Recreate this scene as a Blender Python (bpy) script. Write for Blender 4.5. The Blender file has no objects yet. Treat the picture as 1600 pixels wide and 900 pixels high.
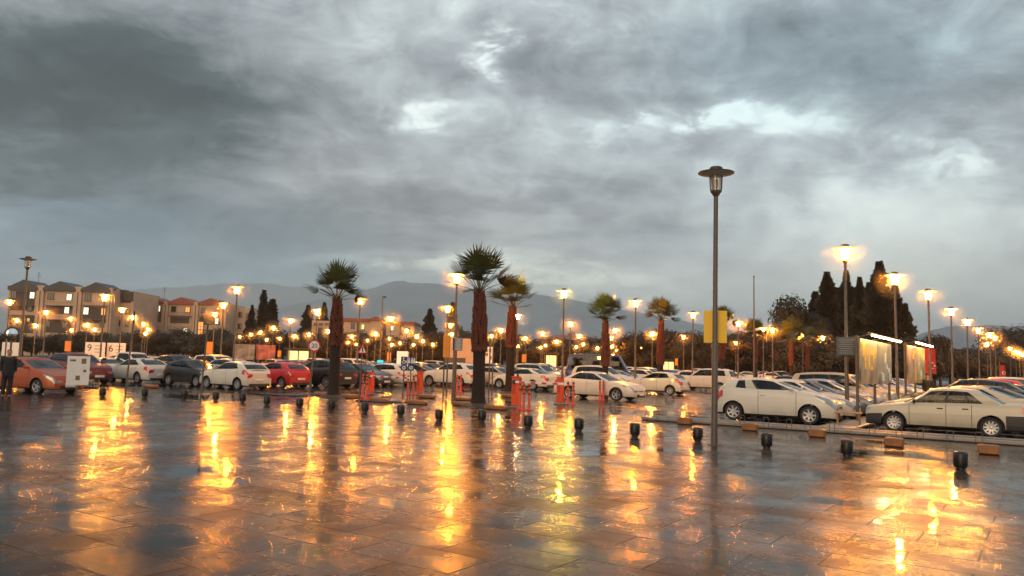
import bpy, bmesh, math, random
from mathutils import Vector, Matrix, noise as mnoise
R = math.radians
sc = bpy.context.scene
COL = sc.collection

# ------------------------------------------------------------------ camera
CAM_H, FPX = 1.78, 1240.0
PITCH, ROLL = math.atan(116 / FPX), R(1.6)
_f = Vector((0, math.cos(PITCH), math.sin(PITCH)))
_r0 = Vector((1, 0, 0)); _u0 = _r0.cross(_f)
CR = (_r0 * math.cos(ROLL) + _u0 * math.sin(ROLL)).normalized()
CU = (_u0 * math.cos(ROLL) - _r0 * math.sin(ROLL)).normalized()
cam_data = bpy.data.cameras.new('camera')
cam = bpy.data.objects.new('camera', cam_data); COL.objects.link(cam)
cam_data.sensor_width = 36.0; cam_data.lens = 36.0 * FPX / 1600
cam_data.clip_end = 40000; cam_data.clip_start = 0.05
cam.matrix_world = Matrix(((CR.x, CU.x, -_f.x, 0), (CR.y, CU.y, -_f.y, 0), (CR.z, CU.z, -_f.z, CAM_H), (0, 0, 0, 1)))
sc.camera = cam

def ray(px, py):
    return (_f * FPX + CR * (px - 800) + CU * (450 - py)).normalized()
def at_z(px, py, z):                # the point on the pixel's ray at height z
    d = ray(px, py); t = (z - CAM_H) / d.z
    return Vector((d.x * t, d.y * t, z))
def ground(px, py): return at_z(px, py, 0.0)
def at_dist(px, py, Y):             # the point on the pixel's ray at depth Y
    d = ray(px, py); t = Y / d.y
    return Vector((d.x * t, Y, CAM_H + d.z * t))
def hor(px): return 566 + (px - 800) * math.tan(ROLL)

GA = R(34)                          # the paving grid: U runs away to the right, V to the right and nearer
U = Vector((math.sin(GA), math.cos(GA), 0)); V = Vector((math.cos(GA), -math.sin(GA), 0))
def uv(u, v, z=0.0): return Vector((U.x * u + V.x * v, U.y * u + V.y * v, z))

# ------------------------------------------------------------------ render settings
sc.render.engine = 'CYCLES'
sc.cycles.use_denoising = True
sc.cycles.max_bounces = 6; sc.cycles.diffuse_bounces = 2; sc.cycles.glossy_bounces = 4
sc.cycles.transmission_bounces = 4; sc.cycles.volume_bounces = 0; sc.cycles.transparent_max_bounces = 8
sc.cycles.sample_clamp_indirect = 8.0
sc.view_settings.view_transform = 'Standard'; sc.view_settings.look = 'None'
sc.view_settings.exposure = 0.26; sc.view_settings.gamma = 1.0
SUN_EL, SUN_AZ = R(9), R(205)
HAZE = 0.00014
MIST = 0.019  # density of the halo balls added around lit lanterns
LAMP_L = 1700.0                      # radiance of a lit lantern
LAMP_C = (1.0, 0.31, 0.018)

# ------------------------------------------------------------------ node helper
class NT:
    def __init__(s, tree): s.t = tree; s.n = tree.nodes; s.l = tree.links
    def new(s, typ, **kw):
        n = s.n.new(typ)
        for k, v in kw.items(): setattr(n, k, v)
        return n
    def put(s, sock, val):
        if isinstance(val, bpy.types.NodeSocket): s.l.new(val, sock)
        elif val is not None: sock.default_value = val
    def math(s, op, a, b=None, c=None, clamp=False):
        n = s.new('ShaderNodeMath', operation=op, use_clamp=clamp)
        for i, x in enumerate((a, b, c)):
            if x is not None: s.put(n.inputs[i], x)
        return n.outputs[0]
    def vec(s, op, a, b=None, out=0):
        n = s.new('ShaderNodeVectorMath', operation=op)
        s.put(n.inputs[0], a)
        if b is not None: s.put(n.inputs[1], b)
        return n.outputs[out]
    def scale(s, a, k):
        n = s.new('ShaderNodeVectorMath', operation='SCALE'); s.put(n.inputs[0], a); s.put(n.inputs['Scale'], k); return n.outputs[0]
    def noise(s, vec, scale, detail=4, rough=0.5, dist=0.0, out='Fac'):
        n = s.new('ShaderNodeTexNoise'); s.put(n.inputs['Vector'], vec)
        n.inputs['Scale'].default_value = scale; n.inputs['Detail'].default_value = detail
        n.inputs['Roughness'].default_value = rough; n.inputs['Distortion'].default_value = dist
        return n.outputs[out]
    def ramp(s, fac, stops, interp='LINEAR'):
        n = s.new('ShaderNodeValToRGB'); s.put(n.inputs[0], fac); e = n.color_ramp.elements
        n.color_ramp.interpolation = interp
        while len(e) < len(stops): e.new(0.5)
        for el, (p, c) in zip(e, stops):
            el.position = p; el.color = (*c, 1) if len(c) == 3 else c
        return n.outputs[0]
    def mapr(s, x, a, b, c, d, smooth=False):
        n = s.new('ShaderNodeMapRange'); n.clamp = True
        if smooth: n.interpolation_type = 'SMOOTHSTEP'
        for i, q in enumerate((x, a, b, c, d)): s.put(n.inputs[i], q)
        return n.outputs[0]
    def mix(s, fac, a, b, blend='MIX'):
        n = s.new('ShaderNodeMix', data_type='RGBA', blend_type=blend)
        s.put(n.inputs[0], fac)
        for q, x in ((6, a), (7, b)):
            s.put(n.inputs[q], (*x, 1) if isinstance(x, tuple) and len(x) == 3 else x)
        return n.outputs[2]

# ------------------------------------------------------------------ sky: dusk cloud deck
world = bpy.data.worlds.new('World'); sc.world = world; world.use_nodes = True
def build_world():
    t = NT(world.node_tree); t.n.clear()
    tc = t.new('ShaderNodeTexCoord'); d = tc.outputs['Generated']
    sep = t.new('ShaderNodeSeparateXYZ'); t.put(sep.inputs[0], d)
    x, y, z = sep.outputs
    az = t.math('MULTIPLY', t.math('ARCTAN2', x, y), 180 / math.pi)
    el = t.math('MULTIPLY', t.math('ARCSINE', z), 180 / math.pi)
    # cloud-plane coordinates, so the clouds pack together towards the horizon
    zz = t.math('ADD', t.math('MAXIMUM', z, 0.0), 0.16)
    cp = t.new('ShaderNodeCombineXYZ')
    t.put(cp.inputs[0], t.math('DIVIDE', x, zz)); t.put(cp.inputs[1], t.math('DIVIDE', y, zz)); cp.inputs[2].default_value = 3.7
    cpv = cp.outputs[0]
    rot = t.new('ShaderNodeMapping'); t.put(rot.inputs[0], cpv); rot.inputs['Rotation'].default_value = (0, 0, R(28)); rot.inputs['Scale'].default_value = (0.75, 1.15, 1)
    aev = t.new('ShaderNodeCombineXYZ'); t.put(aev.inputs[0], t.math('MULTIPLY', t.math('SINE', t.math('MULTIPLY', az, math.pi / 360)), 6.0)); t.put(aev.inputs[1], t.math('MULTIPLY', el, 1 / 19.0)); aev.inputs[2].default_value = 5.3
    rt2 = t.new('ShaderNodeMapping'); t.put(rt2.inputs[0], aev.outputs[0]); rt2.inputs['Rotation'].default_value = (0, 0, R(24)); rt2.inputs['Scale'].default_value = (0.80, 1.20, 1)
    n1 = t.noise(rt2.outputs[0], 1.5, 9, 0.54, 0.5)
    n3 = t.noise(rt2.outputs[0], 5.0, 8, 0.62, 0.7)
    n2 = t.noise(rot.outputs[0], 3.4, 9, 0.66, 0.6)
    wv = t.vec('SUBTRACT', t.noise(rot.outputs[0], 2.2, 6, 0.62, 0.0, 'Color'), (0.5, 0.5, 0.5))
    ae = t.new('ShaderNodeCombineXYZ'); t.put(ae.inputs[0], az); t.put(ae.inputs[1], el)
    wp = t.vec('ADD', ae.outputs[0], t.vec('MULTIPLY', wv, (20.0, 12.0, 0)))
    wp2 = t.vec('ADD', ae.outputs[0], t.vec('MULTIPLY', wv, (11.0, 7.0, 0)))
    D = 180 / math.pi
    def blob(px, py, sx, sy, rotd, amp, src):
        q = ray(px, py); a, e = math.atan2(q.x, q.y) * D, math.asin(q.z) * D
        k = D / FPX
        v = t.vec('SUBTRACT', src, (a, e, 0))
        if rotd:
            r = t.new('ShaderNodeVectorRotate', rotation_type='Z_AXIS'); t.put(r.inputs['Vector'], v); r.inputs['Angle'].default_value = R(rotd); v = r.outputs[0]
        v = t.vec('MULTIPLY', v, (1 / (sx * k), 1 / (sy * k), 0))
        r2 = t.vec('DOT_PRODUCT', v, v, 1)
        return t.math('MULTIPLY', t.math('EXPONENT', t.math('MULTIPLY', r2, -1.0)), amp)
    total = t.math('MULTIPLY', t.math('SUBTRACT', n1, 0.5), 1.05)
    total = t.math('ADD', total, t.math('MULTIPLY', t.math('SUBTRACT', n2, 0.5), 0.26))
    total = t.math('ADD', total, t.math('MULTIPLY', t.math('SUBTRACT', n3, 0.5), 0.50))
    fade = t.mapr(el, 2.0, 14.0, 0.16, 1.0)
    total = t.math('ADD', t.math('MULTIPLY', total, fade), t.math('ADD', 0.68, t.math('MULTIPLY', t.math('EXPONENT', t.math('MULTIPLY', t.math('MAXIMUM', el, 0.0), -0.22)), 0.14)))
    shred = t.mapr(t.noise(rt2.outputs[0], 7.5, 7, 0.62, 0.6), 0.36, 0.62, 0.25, 1.55)
    for b in SKY_BLOBS:
        q = blob(*b[:6], wp2 if len(b) > 6 else wp)
        if len(b) > 6 and b[5] > 0: q = t.math('MULTIPLY', q, shred)      # ragged cloud edges in the bright gaps
        total = t.math('ADD', total, q)
    col = t.ramp(total, [(0.0, (0.020, 0.034, 0.038)), (0.22, (0.068, 0.092, 0.100)), (0.40, (0.205, 0.230, 0.248)),
                         (0.55, (0.335, 0.360, 0.385)), (0.72, (0.54, 0.590, 0.605)), (0.86, (0.80, 0.88, 0.87)), (1.0, (1.05, 1.14, 1.10))])
    blue = t.math('ADD', blob(230, 385, 330, 85, 6, 1.0, wp2), blob(1330, 90, 330, 110, 0, 0.55, wp2), None, True)
    col = t.mix(blue, col, t.mix(1.0, col, (0.76, 1.0, 1.12), 'MULTIPLY'))
    warm = t.math('ADD', t.math('ADD', blob(720, 425, 260, 45, 0, 0.8, wp2), blob(1450, 470, 330, 90, 0, 0.6, wp2)), blob(620, 320, 330, 60, 8, 0.3, wp2), None, True)
    col = t.mix(warm, col, t.mix(1.0, col, (1.10, 0.99, 0.86), 'MULTIPLY'))
    sky = t.new('ShaderNodeTexSky', sky_type='NISHITA', sun_disc=False, sun_elevation=SUN_EL, sun_rotation=SUN_AZ)
    skyc = t.mix(1.0, sky.outputs[0], (0.05, 0.05, 0.05), 'MULTIPLY')
    col = t.mix(1.0, col, (0.985, 1.01, 1.01), 'MULTIPLY')
    cover = t.mapr(total, 0.85, 1.3, 0.985, 0.85)
    fin = t.mix(cover, skyc, col)
    # below the horizon the world is a dim neutral grey
    below = t.mapr(z, -0.03, 0.0, 0.0, 1.0)
    fin = t.mix(below, (0.12, 0.11, 0.10), fin)
    bg = t.new('ShaderNodeBackground'); t.put(bg.inputs['Color'], fin); bg.inputs['Strength'].default_value = 1.0
    out = t.new('ShaderNodeOutputWorld'); t.l.new(bg.outputs[0], out.inputs['Surface'])
# px, py, half-width, half-height, tilt, amount: where the dark banks and the bright gaps hang
SKY_BLOBS = [
    (60, 110, 350, 140, -14, -0.56), (330, 190, 160, 80, -18, -0.20), (40, 275, 120, 34, -8, -0.14),
    (1310, 90, 270, 75, 0, -0.15), (870, 110, 70, 70, 0, -0.10), (1085, 232, 44, 50, 0, -0.16, 1),
    (1310, 235, 110, 42, 0, -0.14, 1), (640, 320, 330, 38, -7, -0.13), (1560, 190, 70, 60, 0, -0.12),
    (270, 395, 330, 75, 0, -0.17), (1380, 475, 420, 75, 0, 0.14), (900, 330, 200, 40, -5, -0.07),
    (785, 84, 48, 26, -35, 0.55, 1), (668, 190, 50, 15, -12, 0.30, 1), (1105, 188, 66, 26, -18, 0.42, 1),
    (1010, 185, 36, 24, 0, 0.20, 1), (1200, 190, 55, 20, 10, 0.28, 1), (1330, 210, 60, 20, 10, 0.14, 1), (1475, 235, 60, 36, 15, 0.22, 1), (1540, 225, 40, 26, -20, 0.14, 1),
    (935, 205, 40, 14, -30, 0.14, 1), (690, 418, 140, 24, -4, 0.34, 1), (900, 432, 130, 20, 6, 0.30, 1),
    (60, 205, 55, 22, -10, 0.12), (215, 225, 90, 24, -10, 0.12), (1200, 330, 270, 80, 0, 0.10),
    (1000, 55, 130, 40, 0, 0.10), (430, 80, 70, 60, -20, 0.12), (1450, 330, 180, 60, 0, 0.06), (640, 60, 130, 70, 0, 0.06)]
build_world()

sun = bpy.data.lights.new('sun', 'SUN'); sun.energy = 1.4; sun.angle = R(40); sun.color = (1.0, 0.62, 0.31)
so = bpy.data.objects.new('sun', sun); COL.objects.link(so)
_sd = Vector((math.sin(SUN_AZ) * math.cos(R(16)), math.cos(SUN_AZ) * math.cos(R(16)), math.sin(R(16))))
so.rotation_euler = _sd.to_track_quat('Z', 'Y').to_euler()

# ------------------------------------------------------------------ materials
MATS = {}
def pbr(name, color, rough=0.6, metal=0.0, var=0.0, vscale=3.0, bump=0.0, bscale=20.0, coat=0.0, emit=None, estr=0.0, spec=0.5, alpha=1.0, trans=0.0, streak=None):
    if name in MATS: return MATS[name]
    m = bpy.data.materials.new(name); m.use_nodes = True
    t = NT(m.node_tree); b = t.n.get('Principled BSDF')
    c = (*color, 1)
    b.inputs['Base Color'].default_value = c
    b.inputs['Roughness'].default_value = rough; b.inputs['Metallic'].default_value = metal
    b.inputs['Specular IOR Level'].default_value = spec
    b.inputs['Transmission Weight'].default_value = trans
    if coat: b.inputs['Coat Weight'].default_value = coat; b.inputs['Coat Roughness'].default_value = 0.06
    if emit: b.inputs['Emission Color'].default_value = (*emit, 1); b.inputs['Emission Strength'].default_value = estr
    tc = None
    if var or bump:
        tc = t.new('ShaderNodeTexCoord').outputs['Object']
        if streak:
            mp = t.new('ShaderNodeMapping'); t.put(mp.inputs[0], tc); mp.inputs['Scale'].default_value = streak; tc = mp.outputs[0]
    if var:
        f = t.noise(tc, vscale, 5, 0.6)
        lo = tuple(max(0, q * (1 - var)) for q in color); hi = tuple(min(1, q * (1 + var)) for q in color)
        t.put(b.inputs['Base Color'], t.ramp(f, [(0.3, lo), (0.7, hi)]))
        t.put(b.inputs['Roughness'], t.mapr(f, 0.3, 0.7, max(0.02, rough - 0.12), min(1, rough + 0.12)))
    if bump:
        bn = t.new('ShaderNodeBump'); bn.inputs['Strength'].default_value = bump; bn.inputs['Distance'].default_value = 0.02
        t.put(bn.inputs['Height'], t.noise(tc, bscale, 4)); t.put(b.inputs['Normal'], bn.outputs[0])
    MATS[name] = m
    return m

def paint(name, color, metal=0.0):
    if name in MATS: return MATS[name]
    m = bpy.data.materials.new(name); m.use_nodes = True
    t = NT(m.node_tree); b = t.n.get('Principled BSDF')
    b.inputs['Roughness'].default_value = 0.34; b.inputs['Metallic'].default_value = metal
    b.inputs['Coat Weight'].default_value = 0.30; b.inputs['Specular IOR Level'].default_value = 0.35; b.inputs['Coat Roughness'].default_value = 0.05
    tc = t.new('ShaderNodeTexCoord').outputs['Object']
    g = t.new('ShaderNodeSeparateXYZ'); t.put(g.inputs[0], tc)
    # road film: dirt that sits low on the flanks and in irregular streaks
    mp = t.new('ShaderNodeMapping'); t.put(mp.inputs[0], tc); mp.inputs['Scale'].default_value = (1.4, 1.4, 0.5)
    dirt = t.math('MULTIPLY', t.mapr(g.outputs[2], 0.2, 0.62, 0.42, 0.03), t.mapr(t.noise(mp.outputs[0], 2.5, 5), 0.35, 0.65, 0.5, 1.0))
    t.put(b.inputs['Base Color'], t.mix(dirt, color, (0.10, 0.085, 0.07)))
    # rain beads
    vor = t.new('ShaderNodeTexVoronoi'); t.put(vor.inputs['Vector'], tc); vor.inputs['Scale'].default_value = 26
    bn = t.new('ShaderNodeBump'); bn.inputs['Strength'].default_value = 0.35; bn.inputs['Distance'].default_value = 0.006
    t.put(bn.inputs['Height'], t.mapr(vor.outputs['Distance'], 0.0, 0.32, 1.0, 0.0, True))
    t.put(b.inputs['Coat Normal'], bn.outputs[0])
    MATS[name] = m
    return m

# ------------------------------------------------------------------ mesh building
class MB:
    def __init__(s): s.v = []; s.f = []; s.m = []
    def add(s, vs, fs, mi=0):
        o = len(s.v); s.v += [tuple(p) for p in vs]; s.f += [tuple(i + o for i in f) for f in fs]; s.m += [mi] * len(fs)
        return s
    def box(s, c, size, rz=0.0, mi=0, M=None):
        hx, hy, hz = size[0] / 2, size[1] / 2, size[2] / 2
        ca, sa = math.cos(rz), math.sin(rz); vs = []
        for dz in (-hz, hz):
            for dx, dy in ((-hx, -hy), (hx, -hy), (hx, hy), (-hx, hy)):
                p = Vector((c[0] + dx * ca - dy * sa, c[1] + dx * sa + dy * ca, c[2] + dz)); vs.append(M @ p if M else p)
        return s.add(vs, [(3, 2, 1, 0), (4, 5, 6, 7), (0, 1, 5, 4), (1, 2, 6, 5), (2, 3, 7, 6), (3, 0, 4, 7)], mi)
    def bbox(s, c, size, bev=0.02, rz=0.0, mi=0):      # a box with chamfered edges
        hx, hy, hz = size[0] / 2, size[1] / 2, size[2] / 2; b = min(bev, hx * .9, hy * .9, hz * .9)
        ca, sa = math.cos(rz), math.sin(rz); rings = []
        for z, k in ((-hz, b), (-hz + b, 0), (hz - b, 0), (hz, b)):
            X, Y = hx - k, hy - k
            rings.append([(c[0] + x * ca - y * sa, c[1] + x * sa + y * ca, c[2] + z) for x, y in
                          ((-X + b, -Y), (X - b, -Y), (X, -Y + b), (X, Y - b), (X - b, Y), (-X + b, Y), (-X, Y - b), (-X, -Y + b))])
        vs = [p for r in rings for p in r]; fs = [tuple(range(7, -1, -1)), tuple(range(24, 32))]
        for k in range(3):
            for i in range(8): fs.append((k * 8 + i, k * 8 + (i + 1) % 8, (k + 1) * 8 + (i + 1) % 8, (k + 1) * 8 + i))
        return s.add(vs, fs, mi)
    def tube(s, pts, rad, n=8, mi=0, caps=True):
        pts = [Vector(p) for p in pts]; rad = rad if isinstance(rad, (list, tuple)) else [rad] * len(pts)
        vs = []; fs = []; prev = None
        for i, p in enumerate(pts):
            d = (pts[min(i + 1, len(pts) - 1)] - pts[max(i - 1, 0)]).normalized()
            a = d.orthogonal().normalized() if prev is None else (prev - d * prev.dot(d)).normalized()
            prev = a; b = d.cross(a)
            for k in range(n):
                q = 2 * math.pi * k / n; vs.append(p + (a * math.cos(q) + b * math.sin(q)) * rad[i])
        for i in range(len(pts) - 1):
            for k in range(n): fs.append((i * n + k, i * n + (k + 1) % n, (i + 1) * n + (k + 1) % n, (i + 1) * n + k))
        if caps: fs.append(tuple(range(n - 1, -1, -1))); fs.append(tuple(range((len(pts) - 1) * n, len(pts) * n)))
        return s.add(vs, fs, mi)
    def lathe(s, prof, n=16, c=(0, 0, 0), axis='z', mi=0, caps=True):
        vs = []; fs = []
        for r, h in prof:
            for k in range(n):
                a = 2 * math.pi * k / n; x, y = r * math.cos(a), r * math.sin(a)
                vs.append((c[0] + x, c[1] + y, c[2] + h) if axis == 'z' else (c[0] + x, c[1] - h, c[2] + y))
        for i in range(len(prof) - 1):
            for k in range(n): fs.append((i * n + k, i * n + (k + 1) % n, (i + 1) * n + (k + 1) % n, (i + 1) * n + k))
        if caps:
            if prof[0][0] > 1e-5: fs.append(tuple(range(n - 1, -1, -1)))
            if prof[-1][0] > 1e-5: fs.append(tuple(range((len(prof) - 1) * n, len(prof) * n)))
        return s.add(vs, fs, mi)
    def poly(s, pts, th, M=None, mi=0):                # outline in local x,z extruded along y by th
        n = len(pts); M = M or Matrix()
        vs = [M @ Vector((x, 0, z)) for x, z in pts] + [M @ Vector((x, th, z)) for x, z in pts]
        fs = [tuple(range(n)), tuple(range(2 * n - 1, n - 1, -1))] + [((i + 1) % n, i, n + i, n + (i + 1) % n) for i in range(n)]
        return s.add(vs, fs, mi)
    def mesh(s, name, mats, smooth=None):
        me = bpy.data.meshes.new(name); me.from_pydata(s.v, [], s.f)
        for m in (mats if isinstance(mats, (list, tuple)) else [mats]): me.materials.append(m)
        me.polygons.foreach_set('material_index', s.m)
        if smooth is not None:
            me.polygons.foreach_set('use_smooth', [True] * len(s.f))
            if smooth < 180: me.set_sharp_from_angle(angle=R(smooth))
        me.update(); return me
    def build(s, name, mats, parent=None, smooth=None, loc=None):
        return link(name, s.mesh(name, mats, smooth), parent, loc)
CH = {}
def link(name, me, parent=None, loc=None, rz=None):
    o = bpy.data.objects.new(name, me); COL.objects.link(o)
    if parent: o.parent = parent; CH.setdefault(parent.name, []).append(o)
    if loc is not None: o.location = loc
    if rz is not None: o.rotation_euler = (0, 0, rz)
    return o
def tag(o, label=None, cat=None, group=None, kind=None):
    if label: o['label'] = label
    if cat: o['category'] = cat
    if group: o['group'] = group
    if kind: o['kind'] = kind
    return o
def thing(name, label, cat, loc=(0, 0, 0), rz=0.0, group=None):
    o = bpy.data.objects.new(name, None); COL.objects.link(o); o.empty_display_size = 0.2
    o.location = loc; o.rotation_euler = (0, 0, rz); return tag(o, label, cat, group)
def dup(root, loc, rz=None, label=None, scale=None, group=None):
    r = root.copy(); COL.objects.link(r); r.location = loc
    if rz is not None: r.rotation_euler = (r.rotation_euler[0], r.rotation_euler[1], rz)
    if scale is not None: r.scale = (scale,) * 3 if not isinstance(scale, tuple) else scale
    if label: r['label'] = label
    if group: r['group'] = group
    def rec(src, dst):
        for ch in CH.get(src.name, []):
            c = ch.copy(); COL.objects.link(c); c.parent = dst; rec(ch, c)
    rec(root, r); return r
def heading(bearing): return R(90 - bearing)
ORD = ['first', 'second', 'third', 'fourth', 'fifth', 'sixth', 'seventh', 'eighth', 'ninth', 'tenth', 'eleventh', 'twelfth', 'thirteenth', 'fourteenth', 'fifteenth', 'sixteenth', 'seventeenth', 'eighteenth', 'nineteenth', 'twentieth']

M_steel = pbr('galvanised_steel', (0.105, 0.085, 0.07), 0.5, 0.35, 0.25, 6)
M_dark = pbr('dark_metal', (0.045, 0.043, 0.042), 0.45, 0.3, 0.2, 8)
M_black = pbr('black_plastic', (0.018, 0.018, 0.019), 0.5, 0, 0.2, 8)
M_white = pbr('white_enamel', (0.72, 0.71, 0.68), 0.45, 0, 0.08, 4)

# ------------------------------------------------------------------ wet ground
def wet_ground(name, tile, base, dry=0.5, tw=1.2, th=0.6):
    m = bpy.data.materials.new(name); m.use_nodes = True
    t = NT(m.node_tree); b = t.n.get('Principled BSDF')
    tc = t.new('ShaderNodeTexCoord').outputs['Object']
    mp = t.new('ShaderNodeMapping'); t.put(mp.inputs[0], tc); mp.inputs['Rotation'].default_value = (0, 0, GA)
    g = mp.outputs[0]                                   # x along V, y along U
    pud = t.noise(g, 0.22, 6, 0.6, 0.6)
    pud = t.math('ADD', pud, t.math('MULTIPLY', t.math('SUBTRACT', t.noise(g, 0.9, 4, 0.6), 0.5), 0.25))
    wet = t.mapr(pud, dry - 0.05, dry + 0.05, 0.0, 1.0, True)      # 1 = standing water
    grain = t.noise(tc, 34, 4, 0.65)
    mott = t.noise(tc, 1.7, 6, 0.62)
    geo = t.new('ShaderNodeNewGeometry').outputs['Normal']
    rough_noise = t.noise(g, 1.1, 6, 0.62)
    dryrough = t.mapr(rough_noise, 0.36, 0.64, 0.10, 0.36)
    film = t.mapr(t.noise(g, 0.8, 6, 0.65), 0.40, 0.60, 0.04, 0.36)
    colr = t.ramp(mott, [(0.3, tuple(q * 0.72 for q in base)), (0.7, tuple(q * 1.22 for q in base))])
    nrm = geo
    if tile:
        sp = t.new('ShaderNodeSeparateXYZ'); t.put(sp.inputs[0], g)
        row = t.math('DIVIDE', sp.outputs[1], th); rowi = t.math('FLOOR', row)
        cx = t.math('ADD', t.math('DIVIDE', sp.outputs[0], tw), t.math('MULTIPLY', t.math('FLOORED_MODULO', rowi, 2.0), 0.5))
        coli = t.math('FLOOR', cx)
        idv = t.new('ShaderNodeCombineXYZ'); t.put(idv.inputs[0], coli); t.put(idv.inputs[1], rowi)
        wn = t.new('ShaderNodeTexWhiteNoise', noise_dimensions='3D'); t.put(wn.inputs['Vector'], idv.outputs[0])
        fx = t.math('FRACT', cx); fy = t.math('FRACT', row)
        ex = t.math('MULTIPLY', t.math('MINIMUM', fx, t.math('SUBTRACT', 1.0, fx)), tw)
        ey = t.math('MULTIPLY', t.math('MINIMUM', fy, t.math('SUBTRACT', 1.0, fy)), th)
        edge = t.math('MINIMUM', ex, ey)
        joint = t.mapr(edge, 0.006, 0.016, 1.0, 0.0)
        colr = t.mix(t.math('MULTIPLY', joint, 0.8), colr, (0.018, 0.016, 0.014))
        colr = t.mix(t.mapr(wn.outputs['Value'], 0, 1, 0.0, 0.35), colr, tuple(q * 0.55 for q in base))
        tilt = t.scale(t.vec('SUBTRACT', wn.outputs['Color'], (0.5, 0.5, 0.5)), t.math('MULTIPLY', t.math('SUBTRACT', 1.0, wet), 0.016))
        nrm = t.vec('NORMALIZE', t.vec('ADD', geo, t.vec('MULTIPLY', tilt, (1, 1, 0))))
        dryrough = t.math('ADD', dryrough, t.mapr(wn.outputs['Value'], 0, 1, -0.04, 0.05))
        dryrough = t.math('ADD', dryrough, t.math('MULTIPLY', joint, 0.2))
    sep = t.mix(wet, colr, t.mix(1.0, colr, (0.45, 0.45, 0.46), 'MULTIPLY'))
    t.put(b.inputs['Base Color'], sep)
    rg = t.mix(wet, t.new('ShaderNodeCombineXYZ').outputs[0], t.new('ShaderNodeCombineXYZ').outputs[0])
    rough = t.math('ADD', t.math('MULTIPLY', dryrough, t.math('SUBTRACT', 1.0, wet)), t.math('MULTIPLY', wet, 0.035))
    t.put(b.inputs['Roughness'], rough)
    b.inputs['IOR'].default_value = 1.33
    t.put(b.inputs['Specular IOR Level'], t.math('ADD', 0.10, t.math('MULTIPLY', wet, 0.17)))
    t.put(b.inputs['Coat Weight'], t.math('MULTIPLY', film, t.math('SUBTRACT', 1.0, wet)))
    b.inputs['Coat Roughness'].default_value = 0.045; b.inputs['Coat IOR'].default_value = 1.33
    # fine grit on the damp stone, slow ripples on the water, undulating slab surface under both
    h1 = t.math('MULTIPLY', grain, t.math('MULTIPLY', t.math('SUBTRACT', 1.0, wet), 0.0020))
    h2 = t.math('MULTIPLY', t.noise(g, 2.6, 3, 0.5), 0.0014)
    h4 = t.math('MULTIPLY', t.noise(g, 0.8, 3, 0.5), 0.004)
    h3 = t.math('MULTIPLY', t.noise(g, 9.0, 3, 0.5), 0.0005)
    h = t.math('ADD', h1, t.math('ADD', t.math('ADD', h2, h4), h3))
    bn = t.new('ShaderNodeBump'); bn.inputs['Strength'].default_value = 1.0; bn.inputs['Distance'].default_value = 1.0
    t.put(bn.inputs['Height'], h); t.put(bn.inputs['Normal'], nrm); t.put(b.inputs['Normal'], bn.outputs[0])
    b2 = t.new('ShaderNodeBump'); b2.inputs['Strength'].default_value = 1.0; b2.inputs['Distance'].default_value = 1.0
    t.put(b2.inputs['Height'], t.math('ADD', h2, t.math('ADD', h3, h4))); t.put(b2.inputs['Normal'], nrm); t.put(b.inputs['Coat Normal'], b2.outputs[0])
    return m
M_plaza = wet_ground('wet_paving_stone', True, (0.044, 0.032, 0.024), 0.635)
M_asph = wet_ground('wet_asphalt', False, (0.042, 0.036, 0.032), 0.55)
M_earth = pbr('dark_soil', (0.055, 0.040, 0.028), 0.7, 0, 0.4, 2.0, 0.4, 14)
M_grass = pbr('dull_grass', (0.045, 0.055, 0.025), 0.9, 0, 0.4, 0.1)
M_kerb = pbr('wet_concrete', (0.23, 0.20, 0.17), 0.35, 0, 0.25, 3, 0.3, 20)
M_yk = pbr('worn_yellow_paint', (0.24, 0.095, 0.026), 0.4, 0, 0.35, 5, 0.2, 20)
M_line = pbr('worn_white_paint', (0.45, 0.43, 0.40), 0.4, 0, 0.3, 3)

def sheet(name, pts, mat, z, kind='structure'):
    o = MB().add([(p[0], p[1], z) for p in pts], [tuple(range(len(pts)))]).build(name, mat); tag(o, kind=kind); return o
UB = 18.0            # bollard line, distance along U
UK = 24.6            # kerb line of the car park
sheet('ground', [(-16000, -4000), (16000, -4000), (16000, 20000), (-16000, 20000)], M_grass, -0.03)
sheet('parking_area', [uv(UB - .5, -140), uv(UB - .5, 110), uv(230, 110), uv(230, -190)], M_asph, 0.0)
sheet('plaza', [uv(-30, -90), uv(-30, 60), uv(UB + .7, 60), uv(UB + .7, -90)], M_plaza, 0.006)
# planted strip with kerbs in front of the right-hand car rows, and the median between their noses
def slab(name, u0, u1, v0, v1, z, mat, bev=0.03):
    c = uv((u0 + u1) / 2, (v0 + v1) / 2); o = MB().bbox((0, 0, z / 2), (v1 - v0, u1 - u0, z), bev).build(name, mat, None, 40, (c.x, c.y, 0.0), -GA) if False else link(name, MB().bbox((0, 0, z / 2), (v1 - v0, u1 - u0, z), bev).mesh(name, mat, 40), None, (c.x, c.y, 0.0), -GA)
    return tag(o, kind='structure')
slab('kerb', UK - .15, UK, -11.2, 12, 0.12, M_kerb)
slab('planting_bed', UK, UK + .72, -11.0, 12, 0.09, M_earth)
slab('kerb', UK + .72, UK + .87, -11.2, 12, 0.12, M_kerb)
slab('median_kerb', UK + .87, 80, -5.9, -4.85, 0.11, M_kerb)
slab('traffic_island', UK - .7, UK + .9, -23.8, -22.0, 0.05, M_asph)
slab('traffic_island', UK - .7, UK + 2.2, -30.4, -27.6, 0.05, M_asph)

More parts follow.
